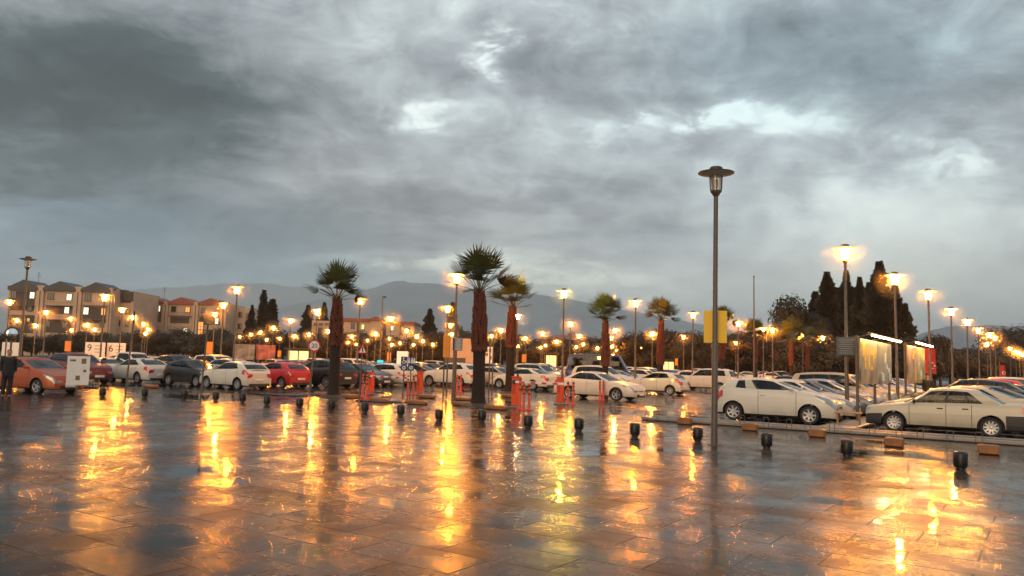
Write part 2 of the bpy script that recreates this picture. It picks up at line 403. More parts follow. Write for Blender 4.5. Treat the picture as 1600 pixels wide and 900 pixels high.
# parking bay lines (thin sheets just above the asphalt)
lines = MB()
for k in range(14):
    for (v0, v1) in ((-11.2, -6.2), (-4.6, 0.4)):
        a, b_, c, d = uv(26.2 + k * 2.55, v0), uv(26.2 + k * 2.55, v1), uv(26.32 + k * 2.55, v1), uv(26.32 + k * 2.55, v0)
        lines.add([(p.x, p.y, 0.005) for p in (a, b_, c, d)], [(0, 1, 2, 3)])
tag(lines.build('road_marking', M_line), kind='structure')
# drain strip and cast-iron grate in the paving
M_iron = pbr('cast_iron', (0.06, 0.055, 0.05), 0.35, 0.7, 0.3, 10)
def strip(name, a, b, w, z, mat):
    d = (b - a).normalized(); n = Vector((-d.y, d.x, 0)) * w / 2
    return tag(MB().add([(*(a - n).xy, z), (*(b - n).xy, z), (*(b + n).xy, z), (*(a + n).xy, z)], [(0, 1, 2, 3)]).build(name, mat), kind='structure')
gp = ground(1390, 758)
g = thing('drain_grate', 'round perforated metal drain cover set flush in the wet paving', 'drain cover', (gp.x, gp.y, 0.008), 0)
m = MB().lathe([(0.36, 0.0), (0.36, 0.006), (0.30, 0.008)], 28)
for k in range(5): m.lathe([(0.05 + .055 * k, 0.006), (0.05 + .055 * k, 0.013), (0.075 + .055 * k, 0.013), (0.075 + .055 * k, 0.006)], 24, caps=False)
m.build('cover_plate', M_iron, g, 30)

# ------------------------------------------------------------------ hills
def hill(name, prof, Y, depth, mat, seed, rough=0.05):
    n = 150; px0, px1 = prof[0][0], prof[-1][0]
    def pz(px):
        for (a, ya), (b, yb) in zip(prof, prof[1:]):
            if a <= px <= b:
                k = (px - a) / (b - a); return ya + (yb - ya) * k
        return prof[-1][1]
    vs = []; fs = []; rows = 14
    for i in range(n + 1):
        px = px0 + (px1 - px0) * i / n; top = at_dist(px, pz(px), Y)
        d = Vector((top.x, top.y, 0)); H = max(1.0, top.z)
        H *= 1 + 0.03 * mnoise.noise(Vector((px * .03, seed, 0))) + 0.015 * mnoise.noise(Vector((px * .11, seed, 4)))
        for j in range(rows + 1):
            k = j / rows * 1.6 - 1.0           # -1 foot in front, 0 ridge, .6 behind
            hk = (1 - abs(k) ** 1.15) if k < 0 else 1 - k * k * 1.8
            p = d * (1 + k * depth / d.length)
            q = mnoise.fractal(Vector((p.x, p.y, seed * 100)) * (3.0 / depth), 1.0, 2.0, 5)
            gully = rough * H * q * min(1, abs(k) * 3)
            vs.append((p.x, p.y, max(-20, H * hk + gully)))
    for i in range(n):
        for j in range(rows):
            a = i * (rows + 1) + j; fs.append((a, a + rows + 1, a + rows + 2, a + 1))
    return tag(MB().add(vs, fs).build(name, mat, None, 180), kind='structure')
M_hill = pbr('haze_tinted_hillside', (0.17, 0.19, 0.205), 0.95, 0, 0.3, 0.002)  # pale blue-grey: haze fading is put into the base colour
M_hill_far_hazed = pbr('far_hillside', (0.24, 0.27, 0.30), 0.95, 0, 0.2, 0.002)  # paler still, with more of the haze painted into the colour
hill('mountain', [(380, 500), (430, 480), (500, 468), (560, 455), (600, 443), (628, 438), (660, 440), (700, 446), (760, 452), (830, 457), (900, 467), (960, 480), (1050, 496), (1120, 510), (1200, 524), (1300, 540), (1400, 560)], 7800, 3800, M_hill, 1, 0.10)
hill('distant_hills', [(-200, 480), (0, 470), (120, 462), (220, 452), (310, 446), (380, 441), (450, 446), (520, 452), (620, 460), (700, 480), (800, 540)], 12000, 900, M_hill_far_hazed, 2, 0.08)
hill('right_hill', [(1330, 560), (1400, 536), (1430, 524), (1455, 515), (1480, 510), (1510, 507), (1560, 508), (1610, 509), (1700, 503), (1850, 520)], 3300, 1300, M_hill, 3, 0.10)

# ------------------------------------------------------------------ vegetation
M_pine = pbr('pine_needles', (0.012, 0.014, 0.008), 0.8, 0, 0.45, 0.8)
M_leafd = pbr('dusk_foliage', (0.022, 0.017, 0.008), 0.8, 0, 0.45, 0.6)
M_leafo = pbr('olive_foliage', (0.034, 0.028, 0.012), 0.75, 0, 0.4, 0.6)
M_bark = pbr('bark', (0.035, 0.024, 0.016), 0.85, 0, 0.35, 4, 0.5, 12)
M_frond = pbr('palm_frond', (0.046, 0.058, 0.013), 0.45, 0, 0.35, 2)
M_frondd = pbr('dry_frond', (0.10, 0.06, 0.022), 0.7, 0, 0.35, 2)
M_boot = pbr('palm_boots', (0.085, 0.019, 0.008), 0.8, 0, 0.4, 6, 0.6, 16)
M_palmbark = pbr('palm_bark', (0.018, 0.008, 0.005), 0.85, 0, 0.35, 5, 0.7, 20, streak=(1, 1, 5))

def conifer_mesh(h, r, n, seed, prof, card=0.42, tiers=0):
    rnd = random.Random(seed); mb = MB()
    ph = [rnd.uniform(0, 6.28) for _ in range(6)]
    for _ in range(n):
        t = rnd.random() ** 0.85; a = rnd.uniform(0, 2 * math.pi)
        lump = 1 + 0.22 * math.sin(3 * a + ph[0] + t * 9) + 0.16 * math.sin(5 * a + ph[1] - t * 17) + 0.10 * math.sin(7 * a + t * 31 + ph[2])
        if tiers: lump *= 0.52 + 0.66 * abs(math.sin(t * tiers + 0.6 * math.sin(2 * a + ph[3])))
        rad = r * prof(t) * lump * (rnd.random() ** 0.38)
        p = Vector((rad * math.cos(a), rad * math.sin(a), h * t + rnd.uniform(-.2, .2)))
        out = Vector((math.cos(a), math.sin(a), rnd.uniform(-0.2, 0.9))).normalized()
        s = card * rnd.uniform(0.5, 1.3)
        side = out.cross(Vector((rnd.uniform(-1, 1), rnd.uniform(-1, 1), rnd.uniform(-1, 1)))).normalized()
        mb.add([p - out * s * .4 - side * s * .3, p - out * s * .1 + side * s * .5, p + out * s * .9, p - side * s * .22 + out * s * .3], [(0, 1, 2, 3)])
    return mb
def broad_mesh(h, r, n, seed, card=0.5, base=0.12):
    rnd = random.Random(seed); mb = MB()
    lobes = [(Vector((rnd.uniform(-.55, .55) * r, rnd.uniform(-.55, .55) * r, h * rnd.uniform(base + .2, .82))), r * rnd.uniform(.32, .6)) for _ in range(11)]
    for _ in range(n):
        c, lr = rnd.choice(lobes)
        d = Vector((rnd.gauss(0, 1), rnd.gauss(0, 1), rnd.gauss(0, .85))).normalized()
        p = c + d * lr * rnd.random() ** 0.4 * (1 + .25 * mnoise.noise(d * 3 + c))
        if p.z < h * base * .6: continue
        s = card * rnd.uniform(.5, 1.25); side = d.cross(Vector((rnd.uniform(-1, 1), rnd.uniform(-1, 1), rnd.uniform(-1, 1)))).normalized(); up = d.cross(side)
        mb.add([p - side * s * .5, p + up * s * .4, p + side * s * .6, p - up * s * .35], [(0, 1, 2, 3)])
    return mb
def limbs(h, r, seed, k=6):
    rnd = random.Random(seed); mb = MB().tube([(0, 0, -.1), (0.02 * h, 0, h * .3), (0, .02 * h, h * .75)], [h * .022 + .06, h * .018 + .04, .04], 8)
    for i in range(k):
        a = rnd.uniform(0, 6.28); z = h * rnd.uniform(.2, .5)
        mb.tube([(0.01 * h, 0, z), (math.cos(a) * r * .4, math.sin(a) * r * .4, z + h * .14), (math.cos(a) * r * .75, math.sin(a) * r * .75, z + h * .24)], [.07, .05, .02], 5)
    return mb
TREE = {}
def tree_proto(kind, seed, crown, trunk, mat):
    TREE[(kind, seed)] = (crown.mesh(kind + '_crown', mat), trunk.mesh(kind + '_trunk', M_bark, 60))
pine_p = lambda t: max(.02, (1 - t) ** 0.82 * min(1, .35 + t * 7))
cyp_p = lambda t: max(.03, math.sin(math.pi * min(1, t * .93 + .07)) ** .55 * (1 - t * .55))
for s in range(4):
    tree_proto('pine', s, conifer_mesh(1 * 16, 3.9, 13000, 10 + s, pine_p, .52, 20), MB().tube([(0, 0, -.1), (0, .05, 8), (0, 0, 15.2)], [.3, .18, .03], 8), M_pine)
for s in range(2):
    tree_proto('cypress', s, conifer_mesh(14, 1.5, 3000, 30 + s, cyp_p, .5, 0), MB().tube([(0, 0, -.1), (0, .03, 7), (0, 0, 13)], [.22, .15, .03], 8), M_pine)
for s in range(5):
    tree_proto('broad', s, broad_mesh(6.5, 3.2, 7000, 50 + s, .30), limbs(6.5, 3, s), M_leafd if s < 3 else M_leafo)
tree_proto('round', 0, broad_mesh(14, 5.5, 22000, 77, .46, .02), limbs(14, 5, 9), M_pine)
def tree(kind, seed, pos, h, label, cat='tree', group=None, name=None, wide=1.0, rz=None):
    cm, tm = TREE[(kind, seed)]; H = {'pine': 16, 'cypress': 14, 'broad': 6.5, 'round': 14}[kind]
    t = thing(name or {'pine': 'pine_tree', 'cypress': 'cypress_tree', 'broad': 'leafy_tree', 'round': 'pine_tree'}[kind], label, cat, (pos[0], pos[1], 0), rz if rz is not None else random.Random(int(pos[0] * 31 + pos[1])).uniform(0, 6), group)
    k = h / H; t.scale = (k * wide, k * wide, k)
    link('crown', cm, t); link('trunk', tm, t); return t
def tree_at(kind, seed, px, ytop, Y, label, **kw):
    p = at_dist(px, ytop, Y); return tree(kind, seed, p, p.z, label, **kw)
# the dark pines at the right
tree_at('round', 0, 1247, 443, 112, 'broad rounded dark pine, leftmost of the tall dark trees at the right', wide=.92)
pines = [(1292, 428, 114, 'pine', 0, 0.85, 'dark pointed pine just right of the broad rounded pine'),
         (1322, 426, 118, 'pine', 1, 0.62, 'dark pine whose tip stands right behind the tall lit lamp'),
         (1343, 436, 112, 'pine', 2, 0.60, 'shorter dark pine left of the tallest pine'),
         (1374, 412, 110, 'pine', 3, 0.85, 'tallest dark pine, with a knobbly column tip above the lit billboard'),
         (1398, 446, 113, 'pine', 1, 0.75, 'dark pine close behind the second tall lit lamp'),
         (1274, 458, 117, 'pine', 2, 0.9, 'low dark pine between the broad rounded pine and its pointed neighbour'),
         (1308, 452, 119, 'pine', 3, 0.9, 'low dark pine left behind the tallest lit lamp post'),
         (1334, 452, 120, 'pine', 2, 0.9, 'low dark pine right behind the tallest lit lamp post'),
         (1358, 444, 119, 'pine', 1, 0.8, 'dark pine close left of the tallest pine'),
         (1414, 476, 108, 'pine', 0, 0.80, 'low sloping dark pine at the right end of the tall pines')]
for i, (px, y, Y, k, s, w, lab) in enumerate(pines): tree_at(k, s, px, y, Y, lab, wide=w * 1.12, group='tall dark pines at the right')
for px, y, Y, k, s, w, lab in [
        (413, 455, 205, 'cypress', 0, 1.0, 'slim tall cypress right of the red roofed flats'),
        (426, 469, 208, 'cypress', 1, 1.5, 'stout dark cypress leaning on the slim tall cypress'),
        (394, 478, 215, 'pine', 1, 0.7, 'thin dark tree at the right end wall of the red roofed flats'),
        (482, 478, 235, 'pine', 2, 1.0, 'dark pointed tree left behind the orange lit long building'),
        (507, 474, 240, 'pine', 3, 0.8, 'dark pine behind the orange lit building beside the leftmost palm'),
        (672, 484, 200, 'pine', 2, 1.05, 'dark conical pine just right of the orange lit long building'),
        (708, 474, 225, 'cypress', 1, 1.2, 'reddish dark cypress behind the lamp beside the biggest palm'),
        (724, 496, 215, 'round', 0, 0.62, 'dark rounded tree between a lit lamp and the biggest palm'),
        (784, 512, 170, 'broad', 0, 0.8, 'dark bushy tree between the biggest palm and its right neighbour'),
        (893, 508, 230, 'round', 0, 0.5, 'dark tree crown showing above the low tiled roof'),
        (1077, 514, 120, 'broad', 4, 0.8, 'sparse olive green tree left of the yellow sign'),
        (1566, 512, 190, 'broad', 1, 1.6, 'big dark tree crown before the hill at the far right'),
        (1590, 516, 180, 'broad', 2, 1.5, 'dark spreading tree at the right edge before the hill'),
        (1468, 524, 130, 'broad', 1, 0.9, 'dark tree behind the red flag, left of the bare hill slope')]:
    tree_at(k, s, px, y, Y, lab, wide=w)
# the unbroken belt of dim trees and hedge behind the whole car park
rnd = random.Random(5)
rows = [('left of the picture edge', -420, 0, 16, 518, 9, 175), ('in front of the grey roofed flats', 5, 200, 15, 522, 9, 178), ('in front of the red roofed flats', 205, 400, 15, 518, 9, 180),
        ('below the two dark cypresses', 395, 490, 8, 520, 9, 190), ('in front of the orange lit long building', 490, 660, 13, 519, 7, 165),
        ('behind the two biggest palms', 660, 850, 13, 524, 9, 165), ('behind the dark covered minibus', 850, 1000, 11, 531, 7, 160),
        ('behind the two small palms', 1000, 1110, 9, 524, 10, 150), ('right of the big unlit lamp post', 1125, 1215, 8, 520, 10, 140),
        ('at the feet of the tall dark pines', 1215, 1425, 13, 528, 8, 105), ('beyond the lamp row at the right', 1425, 1610, 12, 546, 7, 150)]
for where, x0, x1, n, y, jit, Y in rows:
    for k in range(n):
        px = x0 + (x1 - x0) * (k + .5) / n + rnd.uniform(-5, 5); yy = y + rnd.uniform(-jit, jit) + (px - (x0 + x1) / 2) * .02
        tree_at('broad', rnd.randrange(5), px, yy, Y + rnd.uniform(-8, 12), 'dim bushy tree of the dark belt ' + where, group='dim tree belt ' + where, wide=rnd.uniform(1.2, 1.7))

# fan palms: boot-covered trunk, crown of fan leaves
def palm_meshes(th, tr, cr, seed, boots_from=0.42):
    rnd = random.Random(seed); bend = rnd.uniform(-.12, .12)
    def cx(z): return bend * (z / th) ** 2
    def rad(z):
        k = z / th
        return tr * (.76 + .30 * math.exp(-k * 14)) if k < boots_from else tr * (.86 - .44 * ((k - boots_from) / (1 - boots_from)) ** 2.0)
    core = MB(); nz = 22
    core.tube([(cx(th * i / nz), 0, th * i / nz - .02) for i in range(nz + 1)], [rad(th * i / nz) * (1.25 if i == 0 else 1) for i in range(nz + 1)], 16)
    bt = MB(); z = th * boots_from; row = 0
    while z < th * .985:
        r = rad(z); n = max(6, int(2 * math.pi * r / .17))
        for k in range(n):
            a = 2 * math.pi * (k + .5 * (row % 2)) / n + rnd.uniform(-.15, .15); ca, sa = math.cos(a), math.sin(a)
            L = rnd.uniform(.17, .30); w = rnd.uniform(.05, .085); o = rnd.uniform(.02, .08) * (0.7 + .5 * rnd.random())
            c = Vector((cx(z) + ca * r * .93, sa * r * .93, z + rnd.uniform(-.03, .03))); T = Vector((-sa, ca, 0)); N = Vector((ca, sa, 0)); Z = Vector((0, 0, 1))
            tip = c + N * o + Z * L
            bt.add([c - T * w, c + T * w, tip + T * w * .5, tip - T * w * .5, c - T * w - Z * .02 + N * .05, c + T * w - Z * .02 + N * .05, tip + T * w * .45 + N * .03, tip - T * w * .45 + N * .03],
                   [(4, 5, 6, 7), (0, 4, 7, 3), (5, 1, 2, 6), (3, 7, 6, 2), (0, 1, 5, 4)])
        z += .115; row += 1
    # ragged lip where the trimmed part ends
    zl = th * boots_from; r = rad(zl)
    for k in range(26):
        a = 2 * math.pi * k / 26 + rnd.uniform(-.1, .1); ca, sa = math.cos(a), math.sin(a)
        c = Vector((cx(zl) + ca * r, sa * r, zl)); T = Vector((-sa, ca, 0)); N = Vector((ca, sa, 0))
        bt.add([c - T * .06 + Vector((0, 0, .12)), c + T * .06 + Vector((0, 0, .12)), c + T * .03 + N * .06 - Vector((0, 0, rnd.uniform(.06, .16))), c - T * .03 + N * .05 - Vector((0, 0, rnd.uniform(.06, .16)))], [(0, 1, 2, 3), (3, 2, 1, 0)])
    cr_m = MB(); top = Vector((cx(th), 0, th - .05))
    nl = 19
    for i in range(nl):
        k = (i + .5) / nl; el = R(88) - R(74) * k ** 0.95 + rnd.uniform(-.12, .12); a = i * 2.39996 + rnd.uniform(-.25, .25)
        d = Vector((math.cos(a) * math.cos(el), math.sin(a) * math.cos(el), math.sin(el)))
        T = Vector((-math.sin(a), math.cos(a), 0)); ls = .66 + .34 * math.sin(el); pl = ls * cr * rnd.uniform(.62, .76); base = top + d * .08
        end = top + d * pl - Vector((0, 0, .06 * (1 - math.sin(el))))
        cr_m.tube([base, (base + end) / 2 + Vector((0, 0, .03)), end], [.022, .016, .010], 4)
        nb = 19; bl = ls * cr * rnd.uniform(.58, .74); nrm = d.cross(T).normalized(); roll = rnd.uniform(-.5, .5)
        T2 = (T * math.cos(roll) + nrm * math.sin(roll)).normalized(); N2 = d.cross(T2).normalized(); mi = 1 if (k > .82 and rnd.random() < .6) else 0
        for j in range(nb):
            q = (j / (nb - 1) - .5) * R(150); bd = (d * math.cos(q) + T2 * math.sin(q)).normalized()
            cup = N2 * (.10 if j % 2 else -.02); l = bl * (1 - .28 * abs(q) / R(75)) * rnd.uniform(.88, 1.08); w = .022 * cr
            P = (bd.cross(N2)).normalized(); m1 = end + bd * l * .55 + cup * l * .3; tip = end + bd * l + cup * l * .2 - Vector((0, 0, l * rnd.uniform(.0, .14)))
            cr_m.add([end - P * w * .25, end + P * w * .25, m1 + P * w, m1 - P * w, tip], [(0, 1, 2, 3), (3, 2, 4)], mi)
    return core.mesh('palm_trunk', M_palmbark, 60), bt.mesh('palm_boots', M_boot), cr_m.mesh('palm_crown', [M_frond, M_frondd])
def palm(px, py, Y, ytrunk, tr, cr, seed, label, boots=.42):
    base = ground(px, py) if py else at_dist(px, 560, Y).xy.to_3d()
    if py is None: base = Vector((base.x, base.y, 0))
    th = at_dist(px, ytrunk, base.y).z
    t = thing('fan_palm', label, 'palm tree', (base.x, base.y, 0), seed * 1.3)
    c, b, l = palm_meshes(th, tr * .88, cr * 1.2, seed, boots)
    tr_o = link('trunk', c, t); link('leaf_boots', b, tr_o); link('crown', l, t)
    tag(MB().lathe([(tr * 1.9, 0), (tr * 1.7, .05), (tr * 1.2, .12), (tr, .13)], 18).build('root_mound', M_earth, t, 60))
palm(521, 621, None, 468, .36, 1.28, 1, 'tall palm behind the bollards, leftmost of the big palms, beside the 20 sign', .55)
palm(747, 635, None, 455, .37, 1.42, 2, 'biggest and nearest palm with thick shaggy trunk, between two barrier gates', .50)
palm(796, 615, None, 480, .36, 1.42, 3, 'palm leaning close right of the biggest palm, behind an orange barrier box', .55)
palm(946, None, 50, 502, .29, 1.30, 4, 'palm in front of the dark covered minibus', .4)
palm(1032, None, 56, 500, .31, 1.25, 5, 'palm between the minibus and the yellow sign, lit red from below', .4)
palm(1181, None, 84, 528, .26, 1.55, 6, 'small dim palm beside the thin flagpole', .5)
palm(1236, None, 88, 536, .30, 2.0, 7, 'small bushy palm in front of the broad rounded pine', .5)
palm(1262, None, 94, 542, .30, 1.8, 8, 'lowest small palm at the foot of the dark pines', .5)
palm(1128, None, 72, 512, .28, 1.45, 9, 'palm almost hidden behind the yellow sign', .5)

# ------------------------------------------------------------------ buildings
M_wall = pbr('cream_render', (0.50, 0.35, 0.235), 0.85, 0, 0.14, 0.35)
M_panel = pbr('brown_render', (0.085, 0.065, 0.05), 0.85, 0, 0.15, 0.4)
M_slate = pbr('slate_roof', (0.050, 0.055, 0.058), 0.6, 0, 0.2, 1)
M_redroof = pbr('red_tile_roof', (0.26, 0.075, 0.045), 0.7, 0, 0.25, 1.5)
M_frame = pbr('window_frame', (0.10, 0.085, 0.07), 0.6)
M_glassd = pbr('dark_window', (0.02, 0.022, 0.025), 0.08, 0, 0)
M_litw = pbr('lit_window_white', (0.5, 0.5, 0.4), 0.3, emit=(0.95, 1.0, 0.62), estr=1.5)
M_lity = pbr('lit_window_yellow', (0.5, 0.4, 0.2), 0.3, emit=(1.0, 0.72, 0.22), estr=1.5)
M_lito = pbr('lit_window_orange', (0.5, 0.3, 0.1), 0.3, emit=(1.0, 0.36, 0.06), estr=0.9)
WM = {'d': M_glassd, 'w': M_litw, 'y': M_lity, 'o': M_lito}
lerp_ = lambda a, b, k: a + (b - a) * k
class Facade:
    """a facade parallel to the picture at depth Y; pixel rows of the photo give metres on it"""
    def __init__(s, name, label, cat, pxc, Y):
        s.Y = Y; c = at_dist(pxc, hor(pxc), Y); s.o = thing(name, label, cat, (c.x, Y, 0)); s.cx = c.x; s.pxc = pxc; s.k = Y / FPX
    def X(s, px): return (px - s.pxc) * s.k
    def Z(s, px, py): return CAM_H + (hor(px) - py) * s.k
    def mass(s, name, mat, x0, x1, ytop, dep, front=0.0, z0=-.1, parent=None):
        X0, X1 = s.X(x0), s.X(x1); zt = s.Z((x0 + x1) / 2, ytop)
        return MB().box(((X0 + X1) / 2, front + dep / 2, (zt + z0) / 2), (X1 - X0, dep, zt - z0)).build(name, mat, parent or s.o)
    def win(s, x, y, w, h, kind='d', front=-.11):
        X, Z, W, H = s.X(x), s.Z(x, y), w * s.k, h * s.k
        fr = MB()
        for dx, dz, sx, sz in ((0, H / 2, W + .16, .12), (0, -H / 2, W + .3, .14), (-W / 2, 0, .12, H), (W / 2, 0, .12, H), (0, 0, .07, H)): fr.box((X + dx, front - .04, Z + dz), (sx, .16, sz))
        f = fr.build('window', M_frame, s.o)
        MB().box((X, front - .01, Z), (W, .05, H)).build('pane', WM[kind], f)
    def panel(s, x0, x1, y0, y1, mat, front=0.0):
        X0, X1, z0, z1 = s.X(x0), s.X(x1), s.Z((x0 + x1) / 2, y1), s.Z((x0 + x1) / 2, y0)
        MB().box(((X0 + X1) / 2, front - .06, (z0 + z1) / 2), (X1 - X0, .13, z1 - z0)).build('wall_panel', mat, s.o)
    def gable(s, x0, x1, ye, yp, mat, dep, front=0.0):
        X0, X1 = s.X(x0) - .3, s.X(x1) + .3; ze, zp = s.Z((x0 + x1) / 2, ye), s.Z((x0 + x1) / 2, yp); xm = (X0 + X1) / 2
        zl = ze + (zp - ze) * .28
        mb = MB(); f0, f1 = front - .6, front + dep
        pts = [(X0, ze), (X1, ze), (X1, zl), (xm, zp), (X0, zl)]
        mb.poly(pts, dep + .6, Matrix.Translation((0, f0, 0)))
        mb.build('roof', mat, s.o)
def apartment(pxs, Y, name, label, bays, eave, peak, roofm, wins, panels, piers, side, end_x, ytop_body):
    F = Facade(name, label, 'building', pxs, Y)
    x0 = bays[0][0]; x1 = end_x
    F.mass('wall', M_wall, x0 - 4, x1, ytop_body, 14, .6)
    for (a, b), pk in zip(bays, peak):
        F.mass('bay_wall', M_wall, a, b, eave(a) - 0.2, 6, 0.0)
        F.gable(a, b, eave(a), pk, roofm, 9)
    for a, b, yt in piers: F.mass('pier', M_wall, a, b, yt, 7, -.5)
    for a in panels: F.panel(*a[:4], a[4] if len(a) > 4 else M_panel)
    for w in wins: F.win(*w)
    dp = []
    for a, b, yt in piers: dp.append(F.X((a + b) / 2))
    for x in dp: MB().tube([(x, -.58, 0), (x, -.58, F.Z(bays[0][0], ytop_body) - .5)], .09, 6).build('downpipe', M_frame, F.o)
    zt = F.Z((x0 + x1) / 2, ytop_body); MB().box(((F.X(x0 - 4) + F.X(x1)) / 2, .5, zt + .1), (F.X(x1) - F.X(x0 - 4) + .4, .5, .3)).build('parapet', M_panel, F.o)
    xa = F.X(bays[0][0] + 26); m = MB().tube([(xa, 5, zt), (xa, 5, zt + 4.6)], .05, 5)
    for q in range(4): m.tube([(xa - .7 + q * .1, 5, zt + 3.4 + q * .35), (xa + .7 - q * .1, 5, zt + 3.4 + q * .35)], .03, 4)
    m.build('aerial', M_dark, F.o)
    for (a, b) in bays:
        for yy in (500, 478):
            X0, X1, zb = F.X(a + 3), F.X(b - 3), F.Z((a + b) / 2, yy + (bays[0][0] > 100) * 16); rl = MB().box(((X0 + X1) / 2, -.55, zb), (X1 - X0, .9, .18))
            rl.tube([(X0, -.97, zb + 1.0), (X1, -.97, zb + 1.0)], .04, 4)
            for q in range(9): rl.tube([(lerp_(X0, X1, q / 8), -.97, zb), (lerp_(X0, X1, q / 8), -.97, zb + 1.0)], .03, 4)
            rl.build('balcony', M_frame, F.o)
    return F
apartment(105, 212, 'apartment_block', 'block of flats with three grey gabled roofs at the left', [(8, 52), (63, 111), (122, 165)], lambda x: 453.5 + (x - 8) * .028, (437, 439.5, 441), M_slate,
          [(15, 460, 8, 11, 'd'), (44, 461.5, 7.5, 10, 'w'), (42, 482, 6, 9, 'd'), (41.5, 500, 4, 5, 'y'), (73, 463, 9, 10, 'd'), (102, 464.5, 8, 10, 'w'), (100, 485, 7.5, 10, 'w'), (131, 464.5, 9, 11, 'd'),
           (130, 486, 8, 11, 'w'), (157, 487, 7, 11, 'o'), (156, 507, 6, 9, 'd'), (72, 506, 7, 9, 'd'), (98, 508, 7, 9, 'd'), (128, 510, 7, 9, 'd')],
          [(68, 108, 478, 491), (125, 161, 480, 505), (10, 48, 455, 485), (68, 108, 499, 520), (12, 50, 492, 520)], [(52, 63, 446), (111, 122, 448), (165, 170, 450)], None, 171, 450)
F1 = Facade('flats_side_wing', 'stepped side wing of the grey roofed flats with flat roof', 'building', 186, 216)
F1.mass('wall', M_wall, 170, 203, 455, 16); F1.mass('parapet', M_panel, 176, 188, 452.5, 3, -.4, 16.0); F1.mass('parapet', M_panel, 190, 202, 455.5, 3, -.4, 15.5); F1.panel(180, 199, 467, 473, M_panel)
for x, y in ((182, 486), (196, 487), (182, 505), (196, 506)): F1.win(x, y, 6, 9, 'd')
apartment(285, 232, 'apartment_block', 'block of flats with three red gabled roofs, right of the grey roofed one', [(213, 251), (259, 298), (306, 343)], lambda x: 475 + (x - 213) * .02, (463, 464.5, 466), M_redroof,
          [(220, 482, 6, 8, 'd'), (243, 482.5, 6.5, 9, 'w'), (242, 499, 5, 7, 'd'), (267, 483, 7, 8.5, 'd'), (289, 484, 7, 8.5, 'o'), (313.5, 485, 7, 8.5, 'd'), (336, 485, 5, 8.5, 'd'),
           (287.5, 517.5, 6.5, 9, 'w'), (335.5, 502, 5, 9, 'w'), (335.5, 519, 4.5, 8, 'w'), (310.5, 535.5, 7, 8, 'w'), (311, 513, 8, 20, 'o')],
          [(217, 248, 479, 503), (263, 292, 496, 505), (308, 341, 496, 508)], [(251, 259, 471), (298, 306, 472), (343, 350, 473)], None, 352, 472)
F2 = Facade('flats_end_wing', 'pale end wing with dark window slots right of the red roofed flats', 'building', 371, 238)
F2.mass('wall', M_wall, 352, 392, 481, 14); F2.panel(355, 362, 476, 540, M_panel)
for x, y in ((372, 492), (372, 510), (384, 494), (384, 511)): F2.win(x, y, 5, 8, 'd')
F3 = Facade('long_building', 'low long building with red roof edge and small centre gable, lit orange', 'building', 565, 205)
F3.mass('wall', M_wall, 485, 645, 503, 14); F3.mass('centre_wall', M_wall, 577, 594, 500, 3, -.8)
F3.gable(577, 594, 501, 495, M_redroof, 4, -.9)
F3.mass('cornice', M_redroof, 520, 577, 497.5, 14, -.5, F3.Z(565, 503)); F3.mass('cornice', M_redroof, 594, 646, 502.5, 14, -.5, F3.Z(620, 507.5))
for w in [(491, 507, 5, 4), (499, 507, 5, 4), (509, 507, 6, 4), (549, 509, 5, 9, 'd'), (565, 511, 4.5, 8, 'y'), (593.5, 512, 4, 5, 'y'), (610.5, 513, 4.5, 7, 'w'), (637, 517, 5, 8, 'd'), (625, 516, 5, 16), (565, 526, 6, 8), (593, 526, 5, 7), (610, 528, 5, 8)]: F3.win(*w)
F3.panel(495, 512, 512, 545, M_panel); F3.panel(555.5, 559, 500, 545, M_panel); F3.panel(597, 601, 503, 545, M_panel)
F4 = Facade('low_house', 'far house with a wide hipped tile roof behind the lamps', 'building', 895, 225)
F4.mass('wall', M_panel, 842, 940, 530, 10)
X0, X1, zt, ze = F4.X(835), F4.X(945), F4.Z(890, 523), F4.Z(890, 531)
MB().add([(X0, -.8, ze), (X1, -.8, ze), (X1, 11, ze), (X0, 11, ze), (F4.X(870), 5, zt), (F4.X(915), 5, zt)], [(0, 1, 5, 4), (1, 2, 5), (2, 3, 4, 5), (3, 0, 4), (3, 2, 1, 0)]).build('roof', M_redroof, F4.o)
F5 = Facade('low_house', 'far dark house with chimneys right of the front palm of the minibus', 'building', 985, 215)
F5.mass('wall', M_panel, 955, 1075, 541, 10)
X0, X1, zt, ze = F5.X(950), F5.X(1080), F5.Z(985, 534), F5.Z(985, 542)
r5 = MB().add([(X0, -.8, ze), (X1, -.8, ze), (X1, 11, ze), (X0, 11, ze), (F5.X(972), 5, zt), (F5.X(1060), 5, zt)], [(0, 1, 5, 4), (1, 2, 5), (2, 3, 4, 5), (3, 0, 4), (3, 2, 1, 0)]).build('roof', M_redroof, F5.o)
for x in (974.5, 1011): MB().box((F5.X(x), 4.5, F5.Z(x, 532)), (.7, .7, 1.8)).build('chimney', M_panel, r5)
F6 = Facade('shed_wall', 'pale ribbed shed wall behind the biggest palm', 'building', 722, 120)
sh = MB()
for k in range(26): sh.box((F6.X(706) + k * (F6.X(757) - F6.X(706)) / 26, (k % 2) * .03, F6.Z(722, 548)), ((F6.X(757) - F6.X(706)) / 26, 6, F6.Z(722, 529) * 2 - F6.Z(722, 548) * 2 + 0.01))
sh = MB(); zt = F6.Z(722, 529); X0, X1 = F6.X(700), F6.X(757)
for k in range(20): sh.box(((X0 + X1) / 2, (k % 2) * .05 + 2, zt * (k + .5) / 20), (X1 - X0, 4, zt / 20 * .999))
sh.build('ribbed_wall', M_wall, F6.o); F6.panel(700, 727, 559, 568, M_panel)

